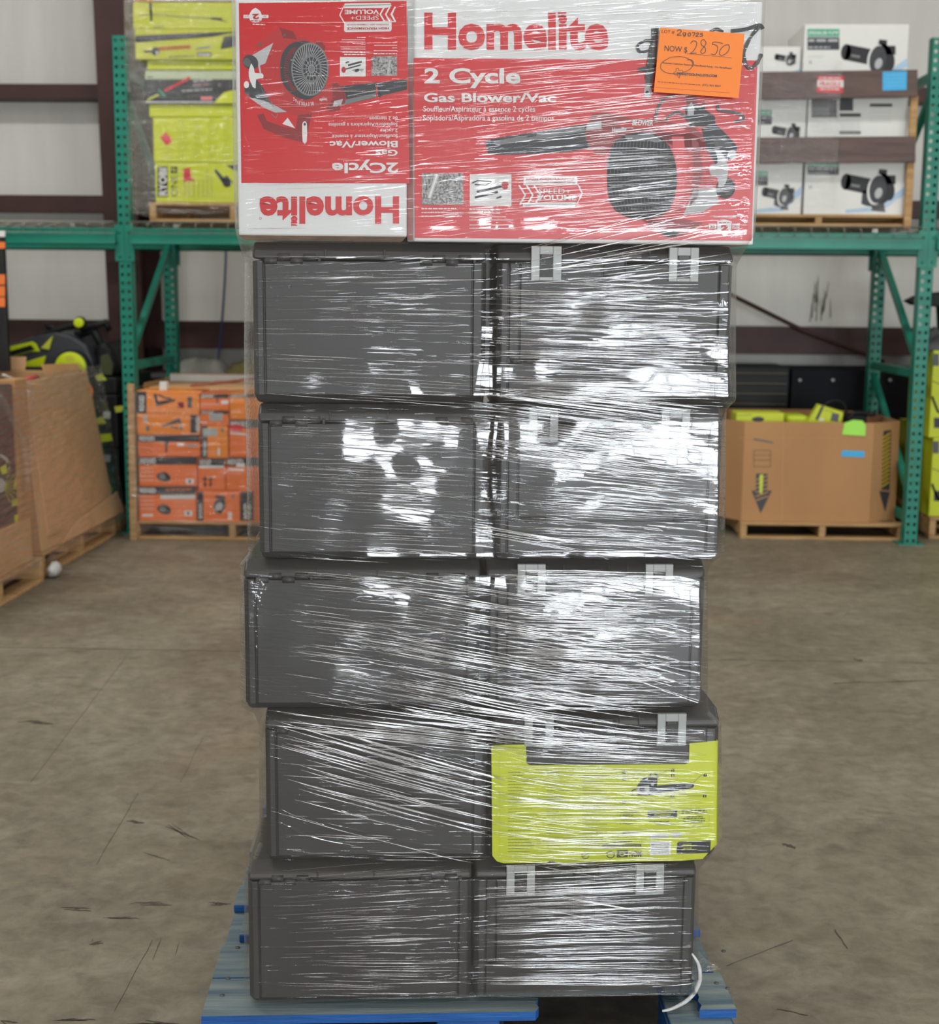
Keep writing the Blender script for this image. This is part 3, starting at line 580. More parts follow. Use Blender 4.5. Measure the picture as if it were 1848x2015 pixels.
q.build('printing', bin_)
d2 = np.array([oct_[2][0] - oct_[1][0], oct_[2][1] - oct_[1][1], 0]); nn = np.array([d2[1], -d2[0], 0]); nn /= np.linalg.norm(nn)
q = Print(nn, float(nn @ np.array([oct_[1][0], oct_[1][1], 0])), .001)
q.poly([(1739, 848), (1754, 846), (1751, 965), (1735, 964)], m_char, 1)
for i in range(13): q.line([(1738 - i * .2, 862 + i * 8), (1752 - i * .2, 852 + i * 8)], 3, mat('hazard yellow', (214, 176, 30), .5), 2)
q.poly([(1730, 966), (1752, 968), (1742, 1008)], m_char, 1); q.build('printing', bin_)
q = Print((0, 1, 0), yq, .0025); q.poly([(1657, 886), (1702, 888), (1701, 900), (1655, 898)], m_skyst, 1); tagit(q.build('tape_strip', None), 'short strip of sky blue tape on the octagonal bin', 'tape')
a = [at(x, y, yq - .004) for x, y in ((1657, 855), (1703, 858), (1704, 838), (1698, 828), (1680, 826), (1662, 832))]
tagit(MB().prism(a, (0, -.0015, 0)).build('paper_note', mat('fluorescent green paper', (168, 238, 92), .6)), 'fluorescent green paper note hung over the rim of the octagonal bin', 'note')
t, p = carton('lime_box', 'flat lime box lying in the left of the octagonal bin', 1448, 812, 1543, 860, yq + .12, .2, m_lime); p.ell(1492, 825, 12, 5, m_char); p.dashes(1452, 817, 1480, 816, 2, m_mgrey); p.build('printing', t)
t = thing('lime_box', 'tilted lime box sticking out of the octagonal bin', 'box', tuple(at(1620, 860, yq + .2)))
a = [at(x, y, yq + .15) for x, y in ((1583, 840), (1600, 888), (1648, 888), (1660, 812), (1610, 797))]
MB().prism(a, (.02, .14, .0)).build('carton_body', m_lime, t, .003, 1)
p = Print((0, 1, 0), yq + .15, .001); p.poly([(1617, 798), (1622, 800), (1610, 826), (1604, 826)], m_char, 1); p.poly([(1638, 812), (1652, 815), (1649, 830), (1634, 828)], m_mgrey, 1); p.dashes(1622, 806, 1640, 811, 1.6, m_char); p.ell(1617, 826, 5, 3, m_white, 2); p.build('printing', t)
tagit(MB().tube(smooth([at(x, y, yq + .35) for x, y in ((1622, 850), (1618, 810), (1630, 792), (1648, 788), (1662, 796), (1667, 818), (1668, 850))], 3), .008).build('wire_hoop', m_blackpl), 'thin black cable hoop looping out of the octagonal bin', 'cable')
g = MB(); g.box(at(1545, 830, yq + .3)[0], at(1590, 830, yq + .3)[0], yq + .25, yq + .5, zq0 + .1, zz(1560, 816, yq + .3)); tagit(g.build('lime_case', m_limeplastic, bevel=.03, seg=4), 'rounded lime plastic case in the middle of the octagonal bin', 'case')
g = MB()
g.tube(smooth([at(x, y, yq + .4) for x, y in ((1668, 850), (1672, 820), (1690, 812), (1712, 816), (1724, 814))], 3), .016); g.box(at(1665, 820, yq + .4)[0], at(1705, 820, yq + .4)[0], yq + .38, yq + .7, zq0 + .1, zz(1680, 818, yq + .4))
tagit(g.build('black_tool', m_blackpl, bevel=.01), 'black tool body with a handle at the right of the octagonal bin', 'tool')

# --- cabinets along the back wall below the shelf
Yc = 9.75
cab = thing('drawer_cabinet', 'black drawer cabinet with tan edged drawers behind the octagonal bin', 'cabinet', (at(1500, 800, Yc)[0], Yc, 0))
x0, x1 = at(1360, 760, Yc)[0], at(1554, 760, Yc)[0]; zc = zz(1500, 722, Yc)
MB().box(x0, x1, Yc + .02, Yc + .55, 0, zc).build('cabinet_body', m_blackpl, cab, .004)
for (ya, yb) in ((725, 735), (737, 755), (757, 775), (777, 795), (797, 820), (822, 850)):
    MB().box(x0 + .01, x1 - .01, Yc, Yc + .02, zz(1500, yb, Yc), zz(1500, ya, Yc)).build('drawer', m_blackpl, cab, .003, 1)
    MB().box(x0 + .01, x1 - .02, Yc - .006, Yc, zz(1500, yb + .6, Yc), zz(1500, yb - .9, Yc)).build('drawer_edge', mat('tan drawer edge', (120, 98, 66), .5), cab)
m_navy = mat('navy black panel', (12, 14, 22), .6, var=.2, spec=.2)
cab = thing('wide_cabinet', 'wide blue black cabinet with two studs behind the right rack post', 'cabinet', (at(1650, 800, Yc)[0], Yc, 0))
x0, x1 = at(1557, 760, Yc)[0], at(1800, 760, Yc)[0] + .3
MB().box(x0, x1, Yc, Yc + .55, 0, zc - .01).build('cabinet_body', m_navy, cab, .006)
for x in (1574, 1639, 1751): c = at(x, 748, Yc - .01); MB().cyl(c, c - np.array([0, .012, 0]), .012, 10).build('stud', m_lgrey, cab)
x0, x1 = at(250, 760, Yc)[0], at(620, 760, Yc)[0]
t = thing('low_cabinet', 'long black cabinet against the wall behind the orange cartons', 'cabinet', ((x0 + x1) / 2, Yc, 0)); zc2 = zz(400, 737, Yc)
MB().box(x0, x1, Yc, Yc + .5, 0, zc2 - .03).build('cabinet_body', m_navy, t, .006); MB().box(x0 - .01, x1 + .01, Yc - .02, Yc + .52, zc2 - .03, zc2).build('top_panel', mat('grey worktop', (92, 92, 88), .5), t, .004)
def lump(name, label, cat, x0, x1, y0, Y, dp, m, z0, seed):
    rnd = random.Random(seed); a = at(x0, y0, Y)[0]; b = at(x1, y0, Y)[0]; zt_ = zz((x0 + x1) / 2, y0, Y); g = MB(); nx, ny = 12, 6; vs = []
    for j in range(ny + 1):
        for i in range(nx + 1):
            e = math.sin(math.pi * i / nx) ** .4 * math.sin(math.pi * j / ny) ** .5
            vs.append((a + (b - a) * i / nx, Y + dp * j / ny, z0 + (zt_ - z0) * e * rnd.uniform(.6, 1)))
    g.add(vs, [(j * (nx + 1) + i, j * (nx + 1) + i + 1, (j + 1) * (nx + 1) + i + 1, (j + 1) * (nx + 1) + i) for j in range(ny) for i in range(nx)], 0, True)
    return tagit(g.build(name, m), label, cat)
lump('plastic_sheet', 'crumpled pale plastic sheeting on the low black cabinet', 'sheeting', 330, 440, 700, Yc + .05, .35, mat('milky sheeting', (170, 170, 165), .35, var=.2, scale=14), zc2, 3)
lump('packing_film', 'yellowish crumpled packing film on the low cabinet beside the stack', 'film', 441, 540, 700, Yc + .05, .35, mat('yellowed film', (140, 132, 84), .35, var=.35, scale=14), zc2, 5)

# --- goods behind the right rack post
G = 'tall lime cartons behind the right rack post'
for k, (x0, x1, y0, y1) in enumerate(((1832, 1960, 690, 862), (1832, 1960, 862, 1006))):
    t, p = carton('tall_lime_carton', ('upper' if k == 0 else 'lower') + ' tall lime carton standing at the far right behind the rack post', x0, y0, x1, y1, YR + .25, .5, m_lime, group=G, zbot=.14 if k else None)
    p.rect(1836, y0 + 6, 1848, y0 + 30, m_mgrey, 1); p.rect(1838, y1 - 40, 1870, y1 - 20, m_char, 1); p.dashes(1835, y0 + 60, 1860, y0 + 70, 3, m_char); p.line([(1834, y0 + 90), (1846, y0 + 120), (1860, y0 + 125)], 5, m_blackpl); p.build('printing', t)
a = at(1828, 1010, YR + .25)[0]; pallet('wooden_pallet', 'wooden pallet at the far right edge under the tall lime cartons', a, a + 1.0, YR + .22, YR + 1.2, 0, .138)
t, p = carton('olive_carton', 'dull olive carton behind the right rack post near the floor', 1788, 830, 1826, 1000, YR + .95, .3, m_lime2, zbot=0); p.rect(1792, 960, 1822, 990, m_card, 1); p.build('printing', t)
a = at(1815, 590, YR + .4)
sh = thing('tool_cowl', 'black pointed tool cowl poking out beside the right rack post', 'tool', tuple(at(1880, 690, YR + .4)))
MB().prism([at(x, y, YR + .4) for x, y in ((1786, 592), (1806, 582), (1835, 576), (1880, 572), (1880, 600), (1850, 604), (1800, 600))], (0, .12, 0)).build('cowl', m_blackpl, sh, .01)
MB().tube([at(1858, 600, YR + .45), at(1862, 691, YR + .5)], .05, 10).build('neck', m_blackpl, sh)
lump('wrapped_hood', 'grey plastic film hood over the tall lime cartons', 'film', 1828, 1960, 634, YR + .27, .45, mat('smoky film', (96, 98, 100), .3, var=.2, scale=9), zz(1880, 690, YR + .25), 8)

# --- wrapped loads down the left side
XS = -2.47
def sx(x, y, X=XS): return onplane(x, y, np.array([1.0, 0, 0]), X)
yA, yB_ = 6.98, 8.36
pallet('wooden_pallet', 'wooden pallet under the leaning cardboard load on the left', XS - 1.0, XS, yA + .02, yB_, 0, .13, along='y')
ld = thing('cardboard_load', 'tall leaning cardboard load wrapped in clear film on the left', 'cardboard box', (XS - .5, (yA + yB_) / 2, .131))
ztl = float(sx(100, 742, XS - .12)[2])
def face(x, y, X): p = sx(x, y, X); return p
def slab(pts, d, nm, m): MB().prism(pts, d).build(nm, m, ld, .004, 1)
ytN = float(sx(40, 760, XS - .12)[1]); ytF = float(sx(172, 745, XS - .12)[1])
P = [(XS - .01, yA + .05, .131), (XS + .0, yB_ - .02, .131), (XS - .12, ytF, ztl), (XS - .12, ytN, ztl)]
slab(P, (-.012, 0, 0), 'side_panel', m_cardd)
slab([(XS - .01, yA + .05, .131), (XS - .12, ytN, ztl), (XS - .95, ytN, ztl), (XS - .95, yA + .05, .131)], (0, .012, 0), 'front_panel', m_card)
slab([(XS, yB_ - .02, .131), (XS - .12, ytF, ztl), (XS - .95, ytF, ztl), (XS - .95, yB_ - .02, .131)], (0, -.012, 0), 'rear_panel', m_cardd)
slab([(XS - .95, yA + .05, .131), (XS - .95, yB_ - .02, .131), (XS - .95, ytF, ztl), (XS - .95, ytN, ztl)], (.012, 0, 0), 'back_panel', m_card)
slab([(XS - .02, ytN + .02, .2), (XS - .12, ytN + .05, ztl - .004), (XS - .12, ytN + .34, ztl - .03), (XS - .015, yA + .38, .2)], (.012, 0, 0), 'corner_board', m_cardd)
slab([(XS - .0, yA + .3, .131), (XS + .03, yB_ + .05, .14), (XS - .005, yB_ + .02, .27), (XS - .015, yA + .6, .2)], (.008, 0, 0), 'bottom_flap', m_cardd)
slab([(XS - .12, ytN + .42, ztl), (XS - .13, ytF - .05, ztl), (XS - .16, ytF - .08, ztl + .05), (XS - .16, ytN + .45, ztl + .07)], (-.006, 0, 0), 'top_flap', m_card)
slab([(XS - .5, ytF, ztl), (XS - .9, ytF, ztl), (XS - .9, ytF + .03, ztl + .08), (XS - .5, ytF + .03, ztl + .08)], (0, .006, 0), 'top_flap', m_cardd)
tagit(MB().prism([at(x, y, ytF + .012) for x, y in ((162, 749), (176, 753), (183, 768), (180, 786), (168, 788), (164, 770))], (0, .004, 0)).build('paper_tag', m_note), 'bright orange paper tag on the far top corner of the leaning load', 'tag')
# red handled tool and strip inside
tagit(MB().tube([sx(52, 748, XS - .3), sx(72, 743, XS - .3)], .018, 8).build('hand_tool', m_redst), 'small red handle showing over the rim of the leaning load', 'tool')
tagit(MB().tube([sx(6, 738, XS - .35), sx(32, 748, XS - .35)], .008, 6).build('white_rod', m_white), 'thin white rod lying across the rim of the leaning load', 'rod')
# near load of printed mower cartons
yC, yD = 5.75, 6.93
XN = XS + .03
pallet('wooden_pallet', 'wooden pallet nearest the camera on the left edge', XN - 1.0, XN, yC, yD, 0, .13, along='y')
nl = thing('mower_carton_load', 'dark carton load printed with lime mower pictures at the left edge', 'box', (XN - .5, (yC + yD) / 2, .131))
zn = float(sx(10, 760, XN)[2])
MB().box(XN - .95, XN - .03, yC + .03, yD - .12, .36, zn).build('carton_body', mat('dark plum card', (70, 56, 60), .5), nl, .01)
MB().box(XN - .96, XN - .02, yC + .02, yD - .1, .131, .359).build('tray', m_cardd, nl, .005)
MB().box(XN - .1, XN - .015, yD - .26, yD - .09, .36, zn + .02).build('corner_board', m_card, nl, .003)
q = Print((1, 0, 0), XN - .03, .001)
q.line([(0, 895), (14, 905), (17, 925)], 6, m_lgrey); q.poly([(0, 920), (20, 908), (14, 932), (4, 934)], m_limeplastic); q.poly([(30, 940), (44, 930), (40, 950), (26, 965)], m_lime2); q.poly([(22, 985), (40, 978), (36, 994), (24, 996)], m_lime2); q.ell(2, 955, 9, 14, m_lgrey); q.ell(6, 958, 24, 36, m_char, 0)
for a in range(-70, 80, 20): q.line([(8, 958), (8 + 34 * math.cos(R(a)), 958 + 34 * math.sin(R(a)))], 1.2, m_lime2, 2)
q.poly([(28, 1014), (47, 1008), (49, 1060), (33, 1066)], m_lime, 1); [q.dashes(32, y, 47, y - 1.5, 1.2, m_lime2, 2) for y in (1030, 1040, 1050)]
for x in (3, 9, 16, 23): q.line([(x, 1075), (x + 1, 1042)], 3, m_lime2, 1)
q.build('printing', nl)
tagit(MB().tube(smooth([sx(x, y, XN + .01) for x, y in ((0, 780), (14, 805), (28, 835), (44, 858), (52, 900), (55, 960))], 3), .02, 6).build('twisted_film', m_bgfilm), 'twisted rope of clear film hanging down the corner of the near load', 'film')
g = MB(); c = sx(106, 1104, XS + .05); rnd = random.Random(4); nn_ = 10
vs = [(c[0] + .035 * math.sin(a) * math.cos(b) * rnd.uniform(.7, 1.2), c[1] + .06 * math.sin(a) * math.sin(b) * rnd.uniform(.7, 1.2), .045 + .043 * math.cos(a) * rnd.uniform(.8, 1.1)) for a in [math.pi * (k + .5) / 6 for k in range(6)] for b in [2 * math.pi * q / nn_ for q in range(nn_)]]
g.add(vs, [(k * nn_ + q, k * nn_ + (q + 1) % nn_, (k + 1) * nn_ + (q + 1) % nn_, (k + 1) * nn_ + q) for k in range(5) for q in range(nn_)] + [tuple(range(nn_)), tuple(range(5 * nn_, 6 * nn_))], 0, True)
tagit(g.build('film_wad', mat('white film wad', (210, 210, 208), .4, var=.1, scale=30)), 'crumpled white film wad on the floor between the two left pallets', 'film wad')
# tall carton at the left edge standing in the load
t, p = carton('tall_carton', 'tall black and orange carton at the left edge above the mower', -120, 452, 11, 742, 8.1, .05, m_black, zbot=ztl)
for (a, b) in ((476, 489), (540, 560), (563, 583), (585, 604)): p.rect(-60, a, 10, b, m_orange, 1)
p.rect(-60, 454, 10, 466, m_white, 1); p.build('printing', t)
# dark cartons and mower beyond
G = 'dark mower cartons stacked beyond the leaning load'
XD0, XD1 = float(at(20, 850, 8.52)[0]), float(at(232, 850, 8.52)[0])
zlist = [.14, .52, .86, zz(200, 742, 8.52)]
pallet('wooden_pallet', 'wooden pallet deep behind the left rack post under dark cartons', XD0, XD1, 8.5, 9.4, 0, .138)
for i in range(3):
    t = thing('dark_carton', ('lowest', 'middle', 'topmost')[i] + ' dark mower carton in the shadowed stack left of the rack post', 'box', ((XD0 + XD1) / 2, 8.5, zlist[i]), 0, G)
    MB().box(XD0, XD1, 8.52, 9.35, zlist[i] + .002, zlist[i + 1]).build('carton_body', m_blackpl, t, .012)
    q = Print((0, 1, 0), 8.52, .001); ym = [985, 885, 800][i]
    q.poly([(190, ym - 30), (218, ym - 32), (222, ym - 18), (196, ym - 14)], m_limeplastic, 1) if i != 2 else q.poly([(225, ym - 0), (244, ym - 2), (240, ym + 10), (228, ym + 12)], m_lime2, 1)
    q.rect(203, ym + 10, 217, ym + 24, m_lgrey, 1); q.poly([(186, ym - 60), (200, ym - 66), (210, ym - 52), (192, ym - 50)], m_lime2, 1); q.build('printing', t)
ym0 = 8.46; zm0 = zlist[3] + .003
mw = thing('lawn_mower', 'lime and black lawn mower wrapped in film on top of the left load', 'lawn mower', ((XD0 + XD1) / 2, 8.9, zm0))
def mp(pts, Y=8.5): return [at(x, y, Y) for x, y in pts]
MB().prism(mp([(-60, 742), (-60, 700), (0, 684), (50, 667), (80, 655), (108, 652), (140, 660), (170, 680), (182, 712), (182, 741)]), (0, .5, 0)).build('deck', m_char, mw, .02, 3)
MB().prism(mp([(-40, 697), (0, 686), (62, 672), (70, 676), (78, 692), (60, 692), (0, 708), (-40, 718)], 8.49), (0, .02, 0)).build('side_panel', m_limeplastic, mw, .004)
MB().prism(mp([(8, 694), (60, 679), (68, 688), (10, 704)], 8.475), (0, .01, 0)).build('grip_recess', m_blackpl, mw, .002)
MB().prism(mp([(20, 721), (90, 700), (84, 722)], 8.485), (0, .02, 0)).build('lower_panel', m_limeplastic, mw, .003)
MB().prism(mp([(80, 685), (104, 660), (96, 688)], 8.485), (0, .02, 0)).build('accent', m_lime2, mw, .002)
wc = at(140, 724, 8.44)
MB().cyl(wc + [0, .06, 0], wc, .112, 32).build('tyre', m_blackpl, mw, .012, 3)
wh = MB().cyl(wc + [0, .0, 0], wc - [0, .018, 0], .098, 32).build('wheel', m_limeplastic, mw, .004)
for k in range(5):
    a = R(90 + 72 * k); c = wc + np.array([math.cos(a) * .058, -.018, math.sin(a) * .058])
    o = MB().prism([c + np.array([math.cos(b) * .02 * (1.5 if abs(math.sin(b - a)) > .5 else .8), 0, math.sin(b) * .02]) for b in [2 * math.pi * i / 10 for i in range(10)]], (0, -.001, 0)).build('spoke_gap', m_lime2, None)
    o.parent = wh; o.data.transform(XF[mw].inverted())
o = MB().cyl(wc - [0, .018, 0], wc - [0, .03, 0], .027, 20).build('hub_cap', m_blackpl, None); o.parent = wh; o.data.transform(XF[mw].inverted())
g = MB(); g.tube(mp([(70, 664), (110, 650), (140, 641), (156, 636)], 8.52), .018, 8); g.tube(mp([(95, 652), (90, 640), (112, 646)], 8.55), .018, 8); g.tube(mp([(160, 650), (190, 640), (208, 634), (216, 650)], 8.6), .022, 8); g.tube(mp([(150, 660), (185, 650), (210, 700)], 8.62), .03, 8)
g.build('handle', m_blackpl, mw)
kc = at(157, 635, 8.49); o = MB().cyl(kc, kc - [0, .03, 0], .03, 20).build('fold_knob', m_limeplastic, mw, .004); MB().cyl(kc + [0, .02, 0], kc, .038, 20).build('knob_base', m_blackpl, mw)
MB().prism(mp([(184, 742), (185, 680), (205, 668), (222, 690), (232, 720), (226, 742)], 8.56), (0, .5, 0)).build('grass_bag', m_blackpl, mw, .04, 4)
MB().prism(mp([(196, 738), (198, 700), (212, 696), (222, 716), (220, 738)], 8.55), (0, .01, 0)).build('bag_panel', mat('olive mesh', (64, 68, 36), .6), mw, .003)

def wrapbox(label, x0, x1, y0, y1, z0, z1, taper=0):
    g = MB(); nz_ = 6
    vs = []; 
    for j in range(nz_ + 1):
        z = z0 + (z1 - z0) * j / nz_; tp = taper * j / nz_
        vs += [(x0, y0 + tp, z), (x1 - tp, y0 + tp, z), (x1 - tp, y1, z), (x0, y1, z)]
    g.add(vs, [(j * 4 + i, j * 4 + (i + 1) % 4, (j + 1) * 4 + (i + 1) % 4, (j + 1) * 4 + i) for j in range(nz_) for i in range(4)], 0, False)
    tagit(g.build('stretch_wrap', m_bgfilm), label, 'stretch film')
wrapbox('clear stretch wrap around the orange tool cartons', pw - .0, pw + 1.21, YO - .055, YO + .98, .03, zz(350, 765, YO))
wrapbox('clear stretch wrap around the leaning cardboard load', XS - .98, XS + .045, yA + .0, yB_ + .06, .1, ztl + .03, .13)
wrapbox('clear stretch wrap around the near mower carton load', XN - .98, XN + .005, yC, yD - .06, .1, zn)
wrapbox('clear stretch wrap around the lime cartons on the left shelf', ux0 - .11, ux0 + 1.1, YU - .034, YU + .6, ZS + .05, zz(400, -40, YU))
wrapbox('clear stretch wrap around the crated pump cartons', px0 - .04, px0 + .62, YP - .085, YP + .9, ZS + .1, zz(1500, 120, YP))

# ================================================================== the loaded blue pallet
def SB(mb, u0, u1, v0, v1, z0, z1, m=0): return mb.box(u0, u1, v0, v1, z0, z1, m, fr=S)
DK = .13; V0 = 2.44; UL, UR = -.397, .627
bp_ = thing('blue_pallet', 'blue painted wooden pallet with a broken front board under the dark cases', 'pallet', tuple(S(.115, V0 + .6, 0)), DE)
def board(nm, u0, u1, v0, v1, z0, z1, label=None):
    b = MB(); SB(b, u0, u1, v0, v1, z0, z1); b.m[1] = 1
    return b.build(nm, [m_bluewood, m_greywood], bp_, .002, 1, label=label)
ub = float(onfloor(1058, 1976, DK) @ SU); ur = float(onfloor(1326, 1970, DK) @ SU)
def splinter(u0, u1, v0, v1, z0, z1, right=True, lab=None):
    rnd = random.Random(3); n = 9; e = u1 if right else u0; b = MB(); k = []
    pts = [(u0 if right else u1, v0)] + [(e + rnd.uniform(-.012, .012), v0 + (v1 - v0) * i / n) for i in range(n + 1)] + [(u0 if right else u1, v1)]
    b.prism([S(u, v, z0) for u, v in pts], (0, 0, z1 - z0)); b.m = [0] * len(b.f); b.m[1] = 1
    b.build('deck_board', [m_bluewood, m_greywood], bp_, label=lab)
splinter(UL, ub, V0, V0 + .145, DK - .018, DK, True, 'front board with a splintered end')
splinter(ur + .05, UR, V0, V0 + .145, DK - .018, DK, False, 'stub of the broken front board')
splinter(UL, ub - .05, V0 + .149, V0 + .29, DK - .018, DK, True); splinter(ur - .0, UR - .012, V0 + .15, V0 + .29, DK - .018, DK, False)
for (v, a, b_) in ((V0 + .335, .03, .0), (V0 + .48, .0, .015), (V0 + .63, .02, .0), (V0 + .78, .0, .0), (V0 + .93, .015, .01), (V0 + 1.075, 0, 0)):
    board('deck_board', UL + a, UR - b_, v, v + .11, DK - .018, DK)
for u in (UL, (UL + UR) / 2 - .065, UR - .13):
    for v in (V0 + .004, V0 + .53, V0 + 1.07): board('block', u, u + .13, v, v + .11, .02, DK - .036)
    board('stringer_board', u, u + .12, V0 + (.0 if u < .4 else -.035), V0 + 1.19, DK - .036, DK - .0185)
for v in (V0 + .004, V0 + .53, V0 + 1.08): board('bottom_board', UL, UR, v, v + .1, 0, .0195)
for (x, y) in ((449, 1926), (437, 1959), (468, 1865), (1424, 1872), (1432, 1945), (1410, 1935)):
    p = onfloor(x, y, DK); MB().cyl(p, p + [0, 0, .0015], .005, 8).build('nail_head', m_mgrey, bp_)

def case(label, u0, u1, z0, z1, front, v=D, rowtag=None, latch_marks=True):
    w_ = u1 - u0; h = z1 - z0; dp = .27; t = thing('tool_case', label, 'tool case', tuple(S((u0 + u1) / 2, v, z0)), DE, 'dark grey moulded tool cases stacked on the blue pallet')
    def bx(nm, a, b, c, d, e, f, m=m_case, bev=.002, seg=2, lab=None): return MB().box(a * w_, b * w_, c, d, e * h, f * h).build(nm, m, t, bev, seg, local=True, label=lab)
    c = .016
    prof = [(.007, c), (.02, 0), (dp - .02, 0), (dp, c), (dp, .885 * h), (.007, .885 * h)]
    MB().prism([(-w_ / 2 + .002, a, b) for a, b in prof], (w_ - .004, 0, 0)).build('case_body', m_casedark if False else m_case, t, .009, 3, local=True)
    prof = [(.0, .892 * h), (dp, .892 * h), (dp, h - .02), (dp - .02, h - .001), (.03, h - .001), (.003, h - .017)]
    MB().prism([(-w_ / 2 + .001, a, b) for a, b in prof], (w_ - .002, 0, 0)).build('lid', m_caselid, t, .006, 3, local=True)
    for s in (-1, 1):
        a, b = (s * .499, s * .452) if s < 0 else (.443, .499)
        MB().prism([(a * w_ if s > 0 else b * w_, .0, .05 * h), ((b if s > 0 else a) * w_ + (-.008 if s > 0 else .008), .0, .05 * h), ((b if s > 0 else a) * w_, .012, .05 * h), ((b if s > 0 else a) * w_, .03, .05 * h), (a * w_ if s > 0 else b * w_, .03, .05 * h)], (0, 0, .832 * h)).build('corner_rib', m_case, t, .0015, 1, local=True)
    if not front:
        bx('back_panel', -.446, .437, 0.0, .0072, .055, .88)
        for g0 in (-.445, .215):
            for k in range(4):
                a = (g0 + k * .055) * w_; b = a + .052 * w_; zc_ = (.892 + (.012 if k % 2 else -.012)) * h
                MB().cyl((a, .001, zc_), (b, .001, zc_), .0062, 10).build('hinge_knuckle', m_caselid, t, local=True)
            e = g0 + .225
            MB().box(e * w_, (e + .014) * w_, -.0025, .002, .875 * h, .912 * h).build('hinge_stop', m_casedark, t, .001, 1, local=True)
        for u_ in (-.19, .06): MB().box(u_ * w_, (u_ + .006) * w_, -.0018, .002, .9 * h, .955 * h).build('lid_rib', m_caselid, t, .0008, 1, local=True)
    else:
        bx('front_panel', -.40, .437, 0.0, .0072, .285, .88); bx('side_band', -.446, -.405, .002, .0072, .285, .88)
        bx('drawer_flap', -.446, .437, -.0005, .0072, .05, .262)
        for g0 in (-.435, .29):
            for k in range(3):
                a = (g0 + k * .052) * w_; MB().cyl((a, .0015, .273 * h), (a + .049 * w_, .0015, .273 * h), .0042, 8).build('hinge_knuckle', m_caselid, t, local=True)
            MB().box((g0 + .157) * w_, (g0 + .172) * w_, -.001, .003, .262 * h, .285 * h).build('hinge_stop', m_casedark, t, local=True)
        for (a, b) in ((-.358, -.231), (.222, .348)):
            f = MB(); W = (b - a) * w_; a_, b_ = a * w_, b * w_; z0_, z1_ = .775 * h, .985 * h; s_ = W * .28; q = .018 * h * 2
            for (p0, p1, q0, q1) in ((a_, a_ + s_, z0_, z1_), (b_ - s_, b_, z0_, z1_), (a_ + s_, b_ - s_, z0_, z0_ + q * .6), (a_ + s_, b_ - s_, z1_ - q * 1.4, z1_)): f.box(p0, p1, -.0055, .004, q0, q1)
            f.build('latch', m_latch, t, .0012, 2, local=True, label='light grey latch')
            MB().box(a_ + s_ * .9, b_ - s_ * .9, -.003, .004, z0_ + .005, z1_ - .005).build('latch_slot', m_casedark, t, .001, 1, local=True)
            MB().box(a_ + s_ + .002, b_ - s_ - .002, -.0052, -.003, z1_ - .022, z1_ - .009).build('latch_tongue', m_caselid, t, .0015, 2, local=True)
        bx('handle_recess', -.055, .04, -.001, .004, .80, .935, m_casedark, .003, 3); bx('handle', -.045, .03, -.005, .002, .925, .955, m_caselid, .002)
        for u_ in (-.225, -.15, .055, .14): bx('lid_rib', u_, u_ + .004, -.0015, .003, .905, .975, m_caselid, .0006, 1)
        bx('front_rib', -.06, -.055, -.002, .002, .6, .935, m_case, .0006, 1); bx('front_rib', .04, .045, -.002, .002, .6, .935, m_case, .0006, 1)
    return t
names = ['second from the top', 'third row from the top', 'fourth row from the top', 'fifth row from the top', 'bottom row']
def cu(x, y): return su(x, y)[0]
ROWS = [  # left case px, right case px, base z, top z
    ((497, 957), (977, 1440), 640, 1.289, 1.5755),
    ((508, 960), (976, 1420), 950, 1.002, 1.2875),
    ((480, 945), (955, 1385), 1250, .7165, 1.0005),
    ((522, 957), (966, 1413), 1550, .4175, .715),
    ((488, 928), (933, 1368), 1835, .1305, .416)]
for i, (l, r, y, z0, z1) in enumerate(ROWS):
    a = 'dark grey case in the %s of the wrapped stack, hinge side out, left' if i else 'dark grey case left, hinge side out, directly under the red cartons'
    b = 'dark grey case in the %s of the wrapped stack, latch side out, right' if i else 'dark grey case right, two grey latches, directly under the red cartons'
    nm = ['', 'third row', 'fourth row', 'fifth row', 'bottom row'][i]
    la = a % nm if i else a; lb = b % nm if i else b
    if i == 3: lb = 'dark grey case inside the yellow green printed sleeve'
    case(la, cu(l[0], y), cu(l[1], y), z0, z1, False)
    case(lb, cu(r[0], y), cu(r[1], y), z0, z1, True)
    # the row behind them on the pallet
    for k, (q0, q1) in enumerate((l, r)):
        if i == 0: continue
        u0, u1 = cu(q0, y) + .01, cu(q1, y) - .01; w_ = u1 - u0; h = z1 - z0
        t = thing('tool_case', 'dark grey case at the back of the %s, behind the %s one' % (nm, ('left', 'right')[k]), 'tool case', tuple(S((u0 + u1) / 2, D + .3, z0)), DE)
        MB().box(-w_ / 2, w_ / 2, 0, .27, 0, .885 * h).build('case_body', m_case, t, .01, 2, local=True); MB().box(-w_ / 2, w_ / 2, 0, .27, .892 * h, h - .001).build('lid', m_caselid, t, .012, 2, local=True)
t = thing('red_white_carton', 'white and red carton glimpsed in the gap behind the top two cases', 'box', tuple(S(.15, D + .3, 1.289)), DE)
b = MB(); SB(b, -.28, .56, D + .3, D + .7, 1.289, 1.575); b.build('carton_body', m_rwhite, t, .003)
p = Print(SV, D + .3, .001); p.text('OW', (957, 498), (977, 498), (957, 489), m_mred, 1, .03); p.build('printing', t)

